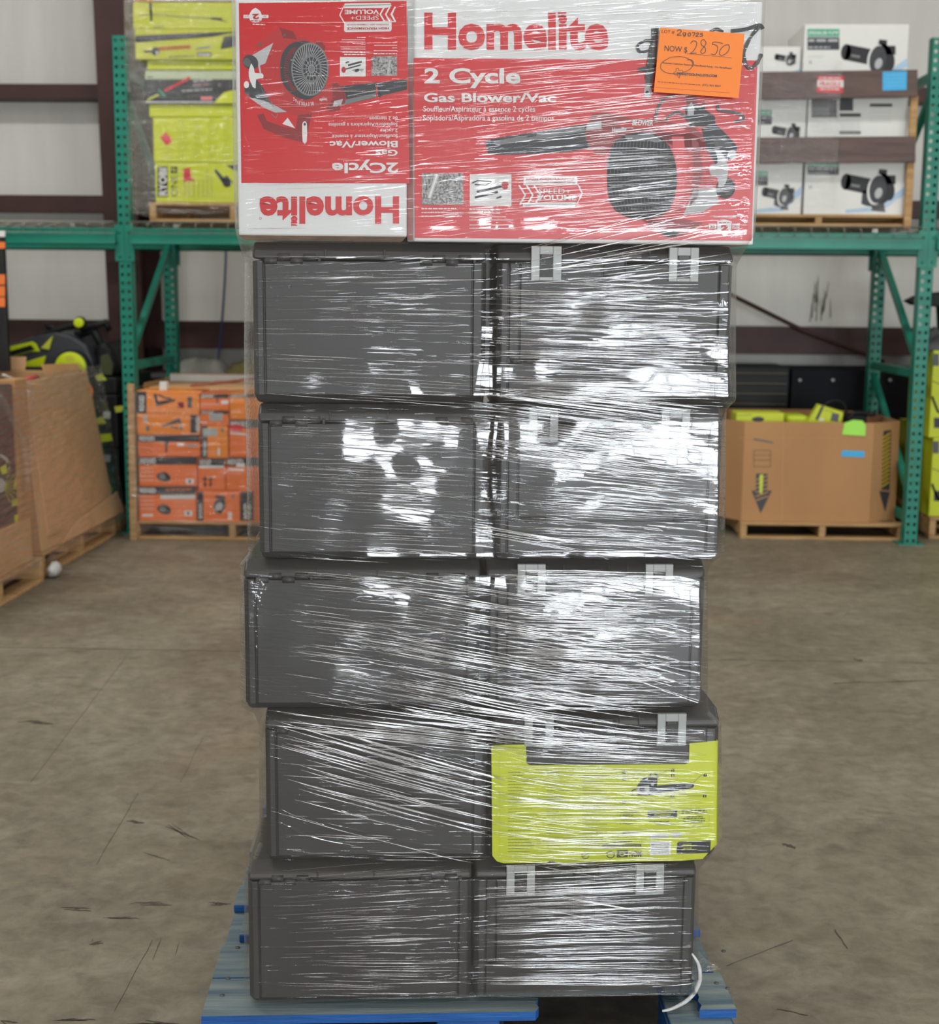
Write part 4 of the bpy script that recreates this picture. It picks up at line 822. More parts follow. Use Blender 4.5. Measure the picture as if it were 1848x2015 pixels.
# --- the yellow green sleeve
uA, uB = cu(967, 1560), cu(1413, 1560) + .004; zt5 = .715
slv = thing('printed_sleeve', 'yellow green printed card sleeve with chainsaw picture around the fifth row right case', 'card sleeve', tuple(S((uA + uB) / 2, D, .4175)), DE)
SVP = D - .004
def spx(x, y): return onplane(x, y, SV, SVP)
out = [(967, 1467), (1035, 1465), (1036, 1497), (1037, 1503), (1043, 1506), (1349, 1504), (1354, 1502), (1356, 1496), (1357, 1463), (1413, 1458), (1412, 1660), (1400, 1672), (1383, 1690), (1340, 1694), (1095, 1698), (1090, 1694), (1082, 1694), (1076, 1698), (992, 1699), (978, 1695), (969, 1684)]
MB().prism([spx(x, y) for x, y in out], SV * .0025).build('front_panel', m_lime, slv)
a = spx(1413, 1458); b = spx(1412, 1660)
MB().prism([a, b, b + SV * .28, a + SV * .28], -SU * .002).build('side_panel', m_lime, slv)
p = Print(SV, SVP, .0006)
p.line([(983, 1480), (983, 1690)], .8, m_lime2)
p.line([(985, 1472), (1033, 1471)], .8, m_lime2); 
for cx_, cw in ((1000, 70), (1076, 60), (1146, 60)):
    for y in range(1520, 1678, 6):
        if random.random() < .8: p.dashes(cx_, y, cx_ + cw * random.uniform(.35, .95), y - .3, 1.6, m_mgrey if cx_ > 1000 else m_char, 1, .6)
p.line([(1070, 1510), (1070, 1670)], .7, m_lime2); p.line([(1215, 1510), (1215, 1660)], .7, m_lime2)
o, s = (1180, 1480), 7.392
def K(pts): return Q(pts, o[0], o[1], s)
p.poly(K([(740, 520), (860, 490), (1200, 455), (1360, 450), (1380, 480), (1360, 520), (1200, 555), (800, 600), (740, 600)]), m_char, 1)
p.poly(K([(840, 530), (1080, 505), (1080, 540), (840, 560)]), m_lgrey, 2); p.dashes(*K([(870, 540)])[0], *K([(1060, 522)])[0], 3, m_char, 3); p.poly(K([(1250, 470), (1350, 462), (1340, 500), (1255, 512)]), m_grey, 2)
for i in range(24): a = K([(860 + i * 21, 487 - i * 1.6)])[0]; p.ell(a[0], a[1], 1.2, 1, m_char, 2, 0, 5); a = K([(820 + i * 22, 600 - i * 3.2)])[0]; p.ell(a[0], a[1], 1.2, 1, m_char, 2, 0, 5)
p.poly(K([(650, 365), (840, 360), (840, 480), (820, 600), (700, 635), (560, 630), (540, 500), (600, 410)]), m_char, 1); p.poly(K([(560, 500), (720, 480), (730, 600), (640, 630), (540, 600)]), m_lgrey, 2); p.ell(*K([(620, 545)])[0], 6, 4, m_mgrey, 3); p.ell(*K([(770, 470)])[0], 3, 3, m_lgrey, 3)
p.line(K([(745, 350), (735, 315), (800, 310), (845, 345), (840, 380)]), 3.2, m_char, 1); p.line(K([(540, 540), (490, 550), (465, 580), (470, 610)]), 3, m_char, 1); p.line(K([(450, 630), (800, 625)]), 1.4, m_mgrey, 1); p.poly(K([(650, 400), (710, 375), (700, 400), (660, 412)]), m_white, 2)
for (n_, x, y, ln) in (('2', 355, 293, [(380, 293), (465, 293), (540, 290), (620, 370)]), ('4', 355, 390, [(380, 388), (540, 388), (570, 415)]), ('5', 1065, 262, [(1040, 262), (970, 265), (870, 355)]), ('1', 1065, 340, [(1040, 340), (970, 342), (925, 375)]), ('7', 1538, 335, [(1515, 333), (1480, 333), (1360, 450)]), ('6', 1530, 637, [(1505, 638), (1275, 638), (1205, 550)]), ('3', 350, 730, [(375, 725), (540, 725), (625, 680)]), ('8', 1060, 645, [(1035, 645), (890, 640), (850, 620)])):
    cx_, cy_ = K([(x, y)])[0]; p.rect(cx_ - 3.2, cy_ - 3, cx_ + 3.2, cy_ + 3, m_black, 1); p.text(n_, (cx_ - 1.4, cy_ + 2), (cx_ + 1.4, cy_ + 2), (cx_ - 1.4, cy_ - 2), m_lime, 2, .02); p.line(K(ln), .6, m_char, 1)
def T(t, x0, x1, yb, yc, m=m_char, k=2, b=.01): A = K([(x0, yb), (x1, yb), (x0, yc)]); p.text(t, A[0], A[1], A[2], m, k, b)
T('CONTENU :', 305, 575, 885, 850); T('1 PIÈCE', 300, 490, 938, 905); T('CONTENIDO:', 305, 600, 995, 965); T('1 PIEZA', 300, 490, 1050, 1020)
p.poly(K([(700, 845), (1130, 838), (1128, 948), (698, 950)]), m_char, 1); T('RECOMMENDED', 722, 1095, 885, 855, m_lime, 2, .02); T('ACCESSORY', 790, 1040, 925, 895, m_lime, 2, .02)
p.dashes(*K([(720, 1015)])[0], *K([(1010, 1010)])[0], 3.4, m_char); T('REPLACEMENT', 830, 1090, 1062, 1038)
p.line(K([(1160, 830), (1600, 820), (1590, 1085), (1150, 1090), (1160, 830)]), .6, m_mgrey, 1)
for y, a, b, h_ in ((855, 1195, 1560, 4), (888, 1190, 1565, 4), (942, 1260, 1500, 3), (968, 1215, 1535, 3), (1004, 1215, 1535, 3), (1030, 1250, 1500, 3), (1070, 1360, 1395, 3)): A = K([(a, y), (b, y - 4)]); p.dashes(*A[0], *A[1], h_, m_char)
A = K([(330, 1175), (570, 1170)]); p.dashes(*A[0], *A[1], 4, m_char); A = K([(690, 722), (800, 720)]); p.dashes(*A[0], *A[1], 2.5, m_char); A = K([(190, 1310), (470, 1300)]); p.dashes(*A[0], *A[1], 3, m_char); A = K([(260, 1215), (620, 1210)]); p.dashes(*A[0], *A[1], 2.5, m_char)
p.poly(K([(735, 1200), (1000, 1190), (998, 1240), (735, 1250)]), m_lgrey, 1); p.poly(K([(1050, 1170), (1185, 1168), (1183, 1230), (1048, 1235)]), m_lgrey, 1)
p.poly(K([(735, 1300), (1035, 1290), (1035, 1495), (735, 1505)]), m_white, 1)
for r_ in range(4):
    x = 755
    while x < 1005: w2 = random.choice((4, 6, 9, 13)); A = K([(x, 1322 + r_ * 44), (x + w2, 1322 + r_ * 44), (x + w2, 1352 + r_ * 44), (x, 1352 + r_ * 44)]); p.poly(A, m_char, 2); x += w2 + random.choice((5, 7, 10))
p.poly(K([(1130, 1320), (1160, 1300), (1618, 1282), (1610, 1465), (1140, 1485), (1120, 1460)]), m_black, 1)
for y, a, b in ((1340, 1215, 1335), (1362, 1200, 1410), (1398, 1215, 1340), (1420, 1200, 1405)): A = K([(a, y), (b, y - 4)]); p.dashes(*A[0], *A[1], 2.6, m_lime)
p.poly(K([(40, 1345), (610, 1340), (605, 1390), (40, 1405)]), m_mgrey, 1); T('California Proposition 65', 60, 590, 1385, 1360, m_lime, 2, .0) if False else p.dashes(*K([(60, 1375)])[0], *K([(590, 1368)])[0], 3, m_lime)
p.ell(*K([(160, 1490)])[0], 8.5, 7.5, m_mgrey, 1); p.ell(*K([(160, 1490)])[0], 6.5, 5.5, m_lime, 2); T('UL', 120, 200, 1505, 1478, m_char, 3) if False else p.dashes(*K([(115, 1490)])[0], *K([(205, 1488)])[0], 3, m_char, 3)
p.ell(1152, 1683, 7.5, 7.5, m_mgrey, 1); p.ell(1152, 1683, 6, 6, m_lime, 2); p.line([(1147, 1686), (1157, 1680)], 1.5, m_mgrey, 3)
p.poly(K([(250, 1430), (410, 1425), (410, 1530), (250, 1535)]), m_mgrey, 1); p.ell(*K([(330, 1480)])[0], 6, 5, m_lime, 2); p.ell(*K([(330, 1480)])[0], 4, 3, m_mgrey, 3)
T('NOM', 430, 610, 1520, 1440, m_mgrey, 2, .03)
p.build('printing', slv)

# --- the two red and white cartons on top
def quadbox(nm, label, corners_u, z0, z1, v0, dp, cham=0):
    u0, u1 = corners_u; t = thing(nm, label, 'carton', tuple(S((u0 + u1) / 2, v0, z0)), DE)
    pl = [(u0 + cham * .9, v0), (u1, v0), (u1, v0 + dp), (u0, v0 + dp)] + ([(u0, v0 + cham * 1.3)] if cham else [])
    MB().prism([S(a, b, z0) for a, b in pl], (0, 0, z1 - z0)).build('carton_body', m_rwhite, t, .003, 2)
    return t
uR1 = cu(463, 200); uL2 = cu(802, 240)
zr0 = 1.577; ztp = su(1100, 3)[1]
t1 = quadbox('red_blower_carton', 'red and white blower carton standing upside down, left on top of the stack', (cu(466, 240), cu(801, 240)), zr0 + .008, su(640, 2)[1] + .0, D - .002, .38)
t2 = quadbox('red_blower_carton', 'wide red and white blower carton with price sheet, right on top of the stack', (cu(802, 240), cu(1491, 240)), zr0, ztp + .005, D - .004, .36, .014)
m_leaf = mat('leaf litter photo print', (190, 190, 190), .4, c2=(30, 30, 30), scale=260)
# left carton, printed upside down
p = Print(SV, D - .002, .0004)
p.poly([(470, 6), (800, 2), (806, 361), (475, 360)], m_red, 0)
A = lambda pts: Q(pts, 460, 0, 5.133); B = lambda pts: Q(pts, 450, 0, 3.487)
p.poly(A([(215, 470), (250, 420), (460, 272), (600, 315), (660, 375), (760, 380), (760, 500), (500, 560), (380, 430), (240, 500)]), m_mred, 1)
p.poly(A([(460, 275), (600, 318), (640, 400), (500, 385)]), m_dred, 2); p.ell(*A([(515, 355)])[0], 3, 3, m_mgrey, 3); p.ell(*A([(265, 448)])[0], 3, 3, m_mgrey, 3)
p.poly(A([(820, 420), (880, 410), (925, 470), (915, 540), (860, 500)]), m_dred, 1)
p.poly(smooth(A([(400, 440), (320, 600), (295, 740), (310, 880), (350, 1000), (430, 1090), (560, 1145), (700, 1165), (820, 1150), (960, 1100), (1110, 1062), (1130, 950), (1080, 868), (1040, 832), (965, 850), (900, 860), (700, 500), (560, 390), (400, 440)]), 2), m_mred, 2)
p.poly(A([(1000, 840), (1040, 832), (1080, 868), (1130, 950), (1110, 1062), (950, 1120), (940, 1080), (1000, 1000)]), m_dred, 3); p.poly(A([(945, 1085), (1078, 1070), (1075, 1110), (975, 1130), (945, 1115)]), m_dred, 3)
p.line(smooth(A([(400, 700), (395, 820), (440, 950), (540, 1060), (680, 1110), (820, 1110)]), 3), 2.2, m_red, 3)
p.poly(smooth(A([(470, 640), (500, 520), (600, 430), (760, 420), (900, 520), (955, 700), (920, 880), (800, 985), (700, 1005), (560, 930), (480, 800), (470, 640)]), 3), m_char, 4)
for i in range(26):
    a = R(100 + i * 6.4); c = (640 + 135 * math.cos(a), 700 - 230 * math.sin(a)); e = (640 + 85 * math.cos(a), 700 - 190 * math.sin(a)); q_ = A([c, e]); p.line(q_, 1.8, m_dred, 5)
cc = A([(770, 700)])[0]; p.ell(*cc, 37, 53, m_grey, 5); p.ell(*cc, 34, 49, m_char, 6)
for i in range(44): a = 2 * math.pi * i / 44; p.line([(cc[0] + 17 * math.cos(a), cc[1] + 25 * math.sin(a)), (cc[0] + 35 * math.cos(a + .25), cc[1] + 50 * math.sin(a + .25))], 1.1, m_lgrey, 7)
c2 = A([(785, 695)])[0]; p.ell(*c2, 20, 27, m_grey, 8); p.ell(*c2, 16.5, 23, m_char, 9)
for i in range(14): a = 2 * math.pi * i / 14; p.line([c2, (c2[0] + 17 * math.cos(a), c2[1] + 23 * math.sin(a))], .9, m_lgrey, 10)
for r_ in (.35, .65): p.line([(c2[0] + 16.5 * r_ * math.cos(a), c2[1] + 23 * r_ * math.sin(a)) for a in [2 * math.pi * i / 20 for i in range(21)]], .7, m_lgrey, 10)
p.ell(c2[0], c2[1], 5.5, 7, m_grey, 11)
p.poly(A([(185, 560), (400, 432), (350, 560), (320, 640), (250, 668)]), m_lgrey, 3)
p.ell(*A([(170, 628)])[0], 16, 13.5, m_char, 4, 35); p.ell(*A([(135, 630)])[0], 7, 9, m_mgrey, 5, -20); p.line(A([(255, 660), (270, 740)]), 3.5, m_lgrey, 4)
p.poly(A([(110, 880), (160, 840), (230, 800), (290, 870), (345, 980), (365, 1060), (250, 1035), (110, 940)]), m_char, 3); p.poly(A([(155, 985), (260, 1005), (360, 1035), (540, 1132), (420, 1138), (300, 1085)]), m_lgrey, 4); p.poly(A([(270, 870), (300, 960), (365, 1050), (420, 1090), (350, 1000)]), m_mgrey, 4)
p.poly(smooth(A([(178, 640), (205, 690), (216, 738), (290, 742), (296, 790), (226, 800), (222, 890), (188, 868), (152, 770), (158, 690), (178, 640)]), 2), m_rwhite, 6); p.ell(*A([(128, 855)])[0], 5, 7, m_rwhite, 5)
p.line(A([(380, 1150), (425, 1195), (445, 1150)]), 1.8, m_grey, 3)
p.poly(B([(195, 790), (240, 778), (262, 830), (370, 868), (460, 885), (475, 790), (570, 780), (560, 830), (530, 972), (500, 975), (400, 950), (240, 885)]), m_dred, 2)
p.poly(B([(405, 808), (456, 880), (368, 850)]), m_rwhite, 3); p.poly(smooth(B([(505, 850), (518, 832), (537, 850), (536, 972), (508, 972), (505, 850)]), 2), m_rwhite, 3); p.ell(*B([(522, 852)])[0], 2.2, 3, m_char, 4)
p.poly(A([(1080, 870), (1440, 832), (1435, 985), (1110, 1062), (1130, 950)]), m_char, 1); p.poly(A([(1450, 835), (1750, 798), (1750, 905), (1450, 980)]), m_char, 1); p.line(A([(1435, 832), (1470, 900), (1475, 985)]), 3, m_black, 3)
p.line(A([(1150, 970), (1430, 912)]), 1.2, m_lgrey, 2); p.poly(A([(1110, 1010), (1435, 940), (1435, 980), (1110, 1060)]), m_grey, 2); p.line(A([(1540, 900), (1750, 860)]), 3, m_mgrey, 2)
p.poly(A([(1015, 1020), (1105, 1000), (1085, 1055), (1000, 1075)]), m_lgrey, 5)
def I(t, x0, x1, yb, yc, m=m_rwhite, bold=.02, F=A, k=6): q_ = F([(x0, yb), (x1, yb + 3), (x0, yc)]); p.text(t, q_[0], q_[1], q_[2], m, k, bold)
I('BLOWER / VAC', 805, 585, 1035, 1070, k=8, bold=.03) if False else [p.text(ch_, *[(a_[0] + dx, a_[1] + dy) for dx, dy in ((0, 0), (-2.6, 0), (0, 6.5))], m_rwhite, 8, .03) for ch_, a_ in zip('BLOWER/VAC', A([(805, 1030), (785, 1033), (765, 1035), (740, 1035), (715, 1032), (695, 1028), (672, 1024), (655, 1015), (635, 1002), (615, 985)]))]
p.text('Homelite', A([(940, 988)])[0], A([(865, 998)])[0], A([(945, 1018)])[0], m_rwhite, 8, .02)
I('Homelite', 1170, 212, 1355, 1530, m_red, .035, B, 3); p.ell(*B([(218, 1498)])[0], 2.4, 2.4, m_mred, 2); p.ell(*B([(218, 1498)])[0], 1.6, 1.6, m_rwhite, 3)
p.rect(*B([(428, 1521)])[0], *B([(470, 1533)])[0], m_red, 3); p.rect(*B([(428, 1537)])[0], *B([(470, 1549)])[0], m_red, 3)
I('2Cycle', 1163, 710, 1118, 1185, m_rwhite, .03, B); I('Gas', 1160, 1008, 1028, 1068, m_rwhite, .025, B); I('Blower/Vac', 1160, 693, 968, 1010, m_rwhite, .025, B)
I('Souffleur/Aspirateur à essence', 1160, 710, 922, 948, m_rwhite, .005, B); I('2 cycles', 1160, 1042, 883, 908, m_rwhite, .005, B); I('Sopladora/Aspiradora a gasolina', 1160, 685, 842, 868, m_rwhite, .005, B); I('de 2 tiempos', 1160, 968, 799, 825, m_rwhite, .005, B)
p.poly(A([(1115, 225), (1595, 225), (1595, 300), (1580, 318), (1130, 325), (1115, 310)]), m_rwhite, 1); p.line(A([(1115, 225), (1072, 152), (1112, 60), (1590, 45)]), 2.4, m_rwhite, 1); p.poly(A([(1115, 55), (1120, 35), (1580, 30), (1595, 60), (1540, 80), (1115, 82)]), m_rwhite, 1)
p.line(A([(1110, 225), (1640, 218), (1600, 145), (1632, 68)]), 2, m_rwhite, 1)
for dx in (-110, -55, 0): p.line(A([(1632 + dx, 68), (1590 + dx, 145), (1632 + dx, 216)]), 3.2, m_rwhite, 2)
I('VOLUME', 1468, 1120, 98, 140, m_rwhite, .03); I('SPEED+', 1465, 1180, 158, 200, m_rwhite, .0); I('HIGH PERFORMANCE', 1568, 1143, 275, 297, m_mred, .03); I('DELIVERING BEST COMBINATION OF', 1568, 1143, 240, 255, m_mred, .01)
for (x0, x1, yy, h_) in ((1330, 1245, 378, 2), (1330, 1090, 402, 2), (1330, 1075, 424, 2), (1330, 1285, 448, 2), (1330, 1080, 474, 2), (1330, 1085, 496, 2), (1330, 1095, 527, 3.4), (1330, 1115, 550, 3.4), (1650, 1605, 430, 2), (1650, 1420, 458, 2), (1650, 1600, 484, 2), (1650, 1415, 512, 2), (1650, 1415, 543, 3.4)): q_ = A([(x1, yy), (x0, yy)]); p.dashes(*q_[0], *q_[1], h_, m_rwhite, 2, 1)
p.rect(*A([(1073, 575)])[0], *A([(1333, 772)])[0], m_rwhite, 1); p.rect(*A([(1392, 568)])[0], *A([(1650, 765)])[0], m_leaf, 1)
p.line(A([(1130, 635), (1165, 622)]), 3, m_mgrey, 2); p.line(A([(1155, 660), (1295, 622)]), 3.6, m_char, 2); p.line(A([(1120, 700), (1160, 690), (1285, 655)]), 2.6, m_char, 2); p.ell(*A([(1110, 705)])[0], 4.5, 6, m_mred, 3); p.poly(A([(1190, 710), (1260, 692), (1270, 715), (1240, 730)]), m_char, 2); p.line(A([(1265, 700), (1310, 700), (1300, 718), (1270, 712)]), 1.2, m_char, 2); p.line(A([(1555, 755), (1580, 605)]), 3.6, m_lgrey, 2)
p.poly(smooth(A([(220, 78), (265, 110), (285, 160), (275, 215), (220, 228), (170, 215), (155, 160), (180, 105), (220, 78)]), 2), m_rwhite, 2); p.rect(*A([(98, 150)])[0], *A([(155, 185)])[0], m_rwhite, 1); p.rect(*A([(285, 150)])[0], *A([(350, 183)])[0], m_rwhite, 1)
I('2', 255, 188, 140, 190, m_mred, .05); I('30', 330, 300, 155, 172, m_mred, .0); I('DAY', 148, 105, 155, 172, m_mred, .0); p.dashes(*A([(170, 210)])[0], *A([(275, 212)])[0], 3, m_mred, 3); p.dashes(*A([(190, 244)])[0], *A([(318, 250)])[0], 3, m_rwhite, 2)
p.build('printing', t1)
for (a, b) in (((462, 464), (806, 466)),): 
    e = MB(); za = zr0 + .008; e.prism([S(cu(470, 470), D - .001, za), S(cu(800, 470), D - .001, za), S(cu(790, 470), D + .03, za - .008), S(cu(480, 470), D + .03, za - .008)], (0, 0, .002)); e.build('bottom_flap', m_edge, t1)
# right carton
p = Print(SV, D - .004, .0004)
p.poly([(814, 114), (1491, 119), (1479, 474), (816, 468)], m_red, 0)
C_ = lambda pts: Q(pts, 800, 0, 2.567); E_ = lambda pts: Q(pts, 1150, 200, 5.28); G_ = lambda pts: Q(pts, 1200, 0, 5.775)
def J(t, x0, x1, yb, yc, m=m_rwhite, bold=.02, k=6): q_ = C_([(x0, yb), (x1, yb + 1), (x0, yc)]); p.text(t, q_[0], q_[1], q_[2], m, k, bold)
J('Homelite', 90, 1020, 242, 68, m_red, .035, 3); J('2 Cycle', 90, 575, 418, 345, m_rwhite, .03); J('Gas Blower/Vac', 88, 755, 514, 470, m_rwhite, .025)
J('Souffleur/Aspirateur à essence 2 cycles', 85, 650, 563, 535, m_rwhite, .005); J('Sopladora/Aspiradora a gasolina de 2 tiempos', 83, 745, 608, 580, m_rwhite, .005)
p.rect(*C_([(765, 62)])[0], *C_([(808, 72)])[0], m_red, 3); p.rect(*C_([(765, 79)])[0], *C_([(808, 89)])[0], m_red, 3); p.rect(*C_([(760, 50)])[0], *C_([(812, 61)])[0], m_rwhite, 4)
p.ell(*C_([(1018, 112)])[0], 2.6, 2.6, m_mred, 2); p.ell(*C_([(1018, 112)])[0], 1.8, 1.8, m_rwhite, 3)
p.rect(*C_([(78, 875)])[0], *C_([(287, 1034)])[0], m_leaf, 1); p.line(C_([(115, 1000), (155, 880)]), 9, m_lgrey, 2); p.line(C_([(115, 1000), (155, 880)]), 4, m_white, 3); p.rect(*C_([(320, 880)])[0], *C_([(530, 1040)])[0], m_rwhite, 1)
p.line(C_([(330, 925), (360, 912), (430, 918), (400, 938), (345, 932)]), 2.4, m_char, 2); p.line(C_([(355, 970), (440, 950), (490, 938)]), 5, m_char, 2); p.ell(*C_([(498, 935)])[0], 7, 9, m_mred, 3); p.line(C_([(345, 998), (462, 970)]), 4.4, m_char, 2); p.line(C_([(455, 1002), (480, 992)]), 3.6, m_mgrey, 2)
p.poly(C_([(595, 888), (862, 888), (865, 935), (590, 935)]), m_rwhite, 1); J('HIGH PERFORMANCE', 605, 848, 910, 897, m_mred, .03); J('DELIVERING BEST COMBINATION OF', 605, 852, 925, 917, m_mred, .01)
p.line(C_([(865, 930), (888, 975), (862, 1030), (600, 1040)]), 2.6, m_rwhite, 1); p.poly(C_([(585, 1025), (855, 1020), (850, 1045), (590, 1045)]), m_rwhite, 1)
for dx in (0, 38, 76): p.line(C_([(568 + dx, 935), (600 + dx, 985), (572 + dx, 1035)]), 3.4, m_rwhite, 2)
J('SPEED+', 668, 828, 978, 952, m_rwhite, .0); J('VOLUME', 658, 858, 1010, 985, m_rwhite, .03)
for (x0, x1, yy, h_) in ((76, 252, 1054, 4), (76, 285, 1074, 3), (76, 280, 1092, 3), (318, 482, 1058, 4), (318, 475, 1076, 4), (318, 502, 1095, 2.6), (318, 540, 1111, 2.6), (318, 535, 1136, 2.6), (318, 515, 1153, 2.6)): q_ = C_([(x0, yy), (x1, yy)]); p.dashes(*q_[0], *q_[1], h_, m_rwhite, 2, 1)
# blower picture
p.poly(smooth(C_([(402, 735), (415, 705), (640, 668), (900, 628), (940, 640), (950, 745), (640, 778), (440, 782), (410, 770), (402, 735)]), 2), m_char, 1); p.poly(C_([(440, 712), (640, 678), (900, 638), (900, 665), (640, 705), (450, 735)]), m_grey, 2); p.line(C_([(610, 690), (655, 682)]), 4, m_black, 3); p.poly(C_([(915, 620), (985, 610), (985, 650), (905, 660)]), m_lgrey, 5)
p.poly(C_([(938, 575), (1010, 568), (1150, 600), (1300, 612), (1450, 640), (1520, 700), (1545, 760), (1400, 760), (1250, 690), (1090, 700), (1005, 782), (950, 775), (905, 700), (905, 650)]), m_dred, 2); p.poly(C_([(1060, 610), (1300, 625), (1440, 660), (1380, 680), (1240, 650), (1080, 640)]), m_mred, 3)
p.poly(smooth(C_([(1230, 670), (1430, 670), (1530, 740), (1560, 860), (1540, 980), (1440, 1070), (1300, 1110), (1180, 1110), (1230, 670)]), 2), m_mred, 2); p.poly(C_([(1340, 690), (1400, 690), (1420, 860), (1400, 1000), (1350, 1060), (1360, 860)]), m_red, 3); p.poly(C_([(1440, 690), (1475, 720), (1500, 860), (1470, 1000), (1430, 1040), (1450, 860)]), m_dred, 3)
p.poly(smooth(C_([(1015, 840), (1035, 740), (1110, 680), (1240, 672), (1330, 740), (1365, 860), (1355, 1000), (1290, 1090), (1160, 1110), (1050, 1060), (1015, 960), (1015, 840)]), 2), m_black, 4)
for i in range(17): x = 1040 + i * 17; p.line(smooth(C_([(x + 8, 700 + abs(i - 7) * 3), (x - 8 + i * .8, 820), (x - 4 + i, 960), (x + 18, 1080 - abs(i - 8) * 3)]), 3), 1.2, m_mgrey, 5)
for y_ in (760, 850, 940, 1030): p.line(smooth(C_([(1025, y_), (1120, y_ + 12), (1240, y_ + 8), (1345, y_ - 12)]), 3), 1.6, m_mgrey, 6)
p.poly(C_([(1100, 685), (1240, 676), (1300, 715), (1260, 720), (1180, 700), (1120, 712)]), m_grey, 6)
p.poly(C_([(1490, 650), (1560, 625), (1620, 680), (1672, 740), (1660, 800), (1560, 830), (1520, 760)]), m_char, 3); p.poly(C_([(1540, 680), (1620, 700), (1655, 745), (1560, 740)]), m_mgrey, 4); p.poly(C_([(1400, 540), (1480, 530), (1560, 590), (1560, 640), (1430, 640)]), m_char, 3)
p.poly(smooth(C_([(1560, 755), (1600, 780), (1625, 850), (1612, 925), (1578, 946), (1572, 900), (1535, 880), (1535, 835), (1572, 822), (1560, 755)]), 3), m_lgrey, 6); p.ell(*C_([(1645, 780)])[0], 8, 9, m_lgrey, 5)
p.ell(*C_([(1612, 950)])[0], 19, 21, m_char, 5, 20); p.ell(*C_([(1628, 955)])[0], 9, 12, m_mgrey, 6, 20); p.poly(C_([(1450, 960), (1560, 950), (1580, 1020), (1480, 1080), (1400, 1085)]), m_lgrey, 3)
p.poly(C_([(1180, 1105), (1400, 1105), (1500, 1125), (1440, 1170), (1370, 1200), (1300, 1195), (1250, 1150)]), m_dred, 2); p.poly(C_([(1270, 1165), (1380, 1160), (1360, 1196), (1320, 1198)]), m_black, 3)
p.poly(C_([(1235, 145), (1275, 140), (1262, 300), (1232, 490), (1200, 488), (1212, 350), (1238, 240)]), m_mgrey, 2); p.poly(smooth(C_([(1205, 440), (1228, 430), (1240, 470), (1228, 492), (1205, 490), (1200, 460)]), 2), m_lgrey, 3); p.ell(*C_([(1216, 468)])[0], 3.4, 4, m_black, 4)
p.poly(C_([(1160, 365), (1215, 340), (1210, 330), (1240, 330), (1230, 362)]), m_char, 3); p.poly(C_([(1400, 330), (1470, 500), (1480, 620), (1420, 600), (1410, 480)]), m_dred, 2); p.poly(C_([(1420, 540), (1440, 515), (1455, 545), (1450, 580), (1420, 580)]), m_lgrey, 5)
p.text('BLOWER', C_([(1140, 632)])[0], C_([(1245, 634)])[0], C_([(1145, 605)])[0], m_rwhite, 6, .03); p.text('Homelite', C_([(1038, 668)])[0], C_([(1110, 662)])[0], C_([(1040, 645)])[0], m_rwhite, 6, .02)
# guarantee shield
p.poly(C_([(1570, 1118), (1605, 1108), (1643, 1118), (1640, 1160), (1605, 1196), (1570, 1160)]), m_rwhite, 4); J('2', 1588, 1626, 1164, 1138, m_mred, .06, 6); p.dashes(*C_([(1578, 1125)])[0], *C_([(1636, 1125)])[0], 3, m_mred, 5); p.rect(*C_([(1527, 1130)])[0], *C_([(1566, 1155)])[0], m_rwhite, 4); p.rect(*C_([(1645, 1130)])[0], *C_([(1682, 1155)])[0], m_rwhite, 4); J('30', 1533, 1558, 1151, 1136, m_mred, .02); J('DAY', 1648, 1680, 1151, 1136, m_mred, .02); J('homelite.com', 1552, 1664, 1100, 1088, m_rwhite, .01)
p.build('printing', t2)
# marker strokes on the carton
q = Print(SV, D - .004, .004)
q.line(smooth(G_([(1380, 352), (1550, 332), (1700, 285), (1742, 330)]), 4), 7.5, m_ink, 1); q.line(smooth(G_([(1700, 300), (1600, 430), (1530, 580), (1540, 710), (1595, 775), (1660, 735), (1705, 670), (1722, 610)]), 5), [6.5 + 1.2 * math.sin(i) for i in range(36)], m_ink, 1)
q.line(smooth(G_([(530, 310), (500, 450), (400, 465), (318, 520), (350, 590), (460, 570)]), 4), 5.5, m_ink, 1); q.line(smooth(G_([(480, 440), (460, 620), (430, 800), (420, 900)]), 3), 6.5, m_ink, 1); q.line(G_([(320, 790), (440, 760), (530, 745)]), 5, m_ink, 1)
q.line(smooth(G_([(740, 1080), (620, 1120), (550, 1230), (512, 1370)]), 4), 5, m_ink, 1); q.line(smooth(E_([(840, 195), (900, 135), (980, 112), (1060, 165), (1120, 240)]), 4), 5, m_ink, 1); q.line(smooth(E_([(1390, 30), (1402, 85), (1550, 110), (1650, 150), (1640, 195), (1560, 205)]), 4), 5.5, m_ink, 1); q.line(smooth(E_([(1230, 0), (1260, 100)]), 3), 2.5, m_ink, 1); q.line(smooth(G_([(1140, 360), (1220, 330), (1290, 365)]), 4), 6, m_ink, 1)
q.build('marker_writing', t2)
MB().prism([S(cu(802, 100), D + .012, 1.58), S(cu(813, 100), D - .0035, 1.58), S(cu(813, 100), D - .0015, 1.58), S(cu(803, 100), D + .014, 1.58)], (0, 0, .3)).build('corner_strip', mat('faded pink carton print', (214, 160, 158), .5, c2=(196, 130, 130), scale=8), t2)

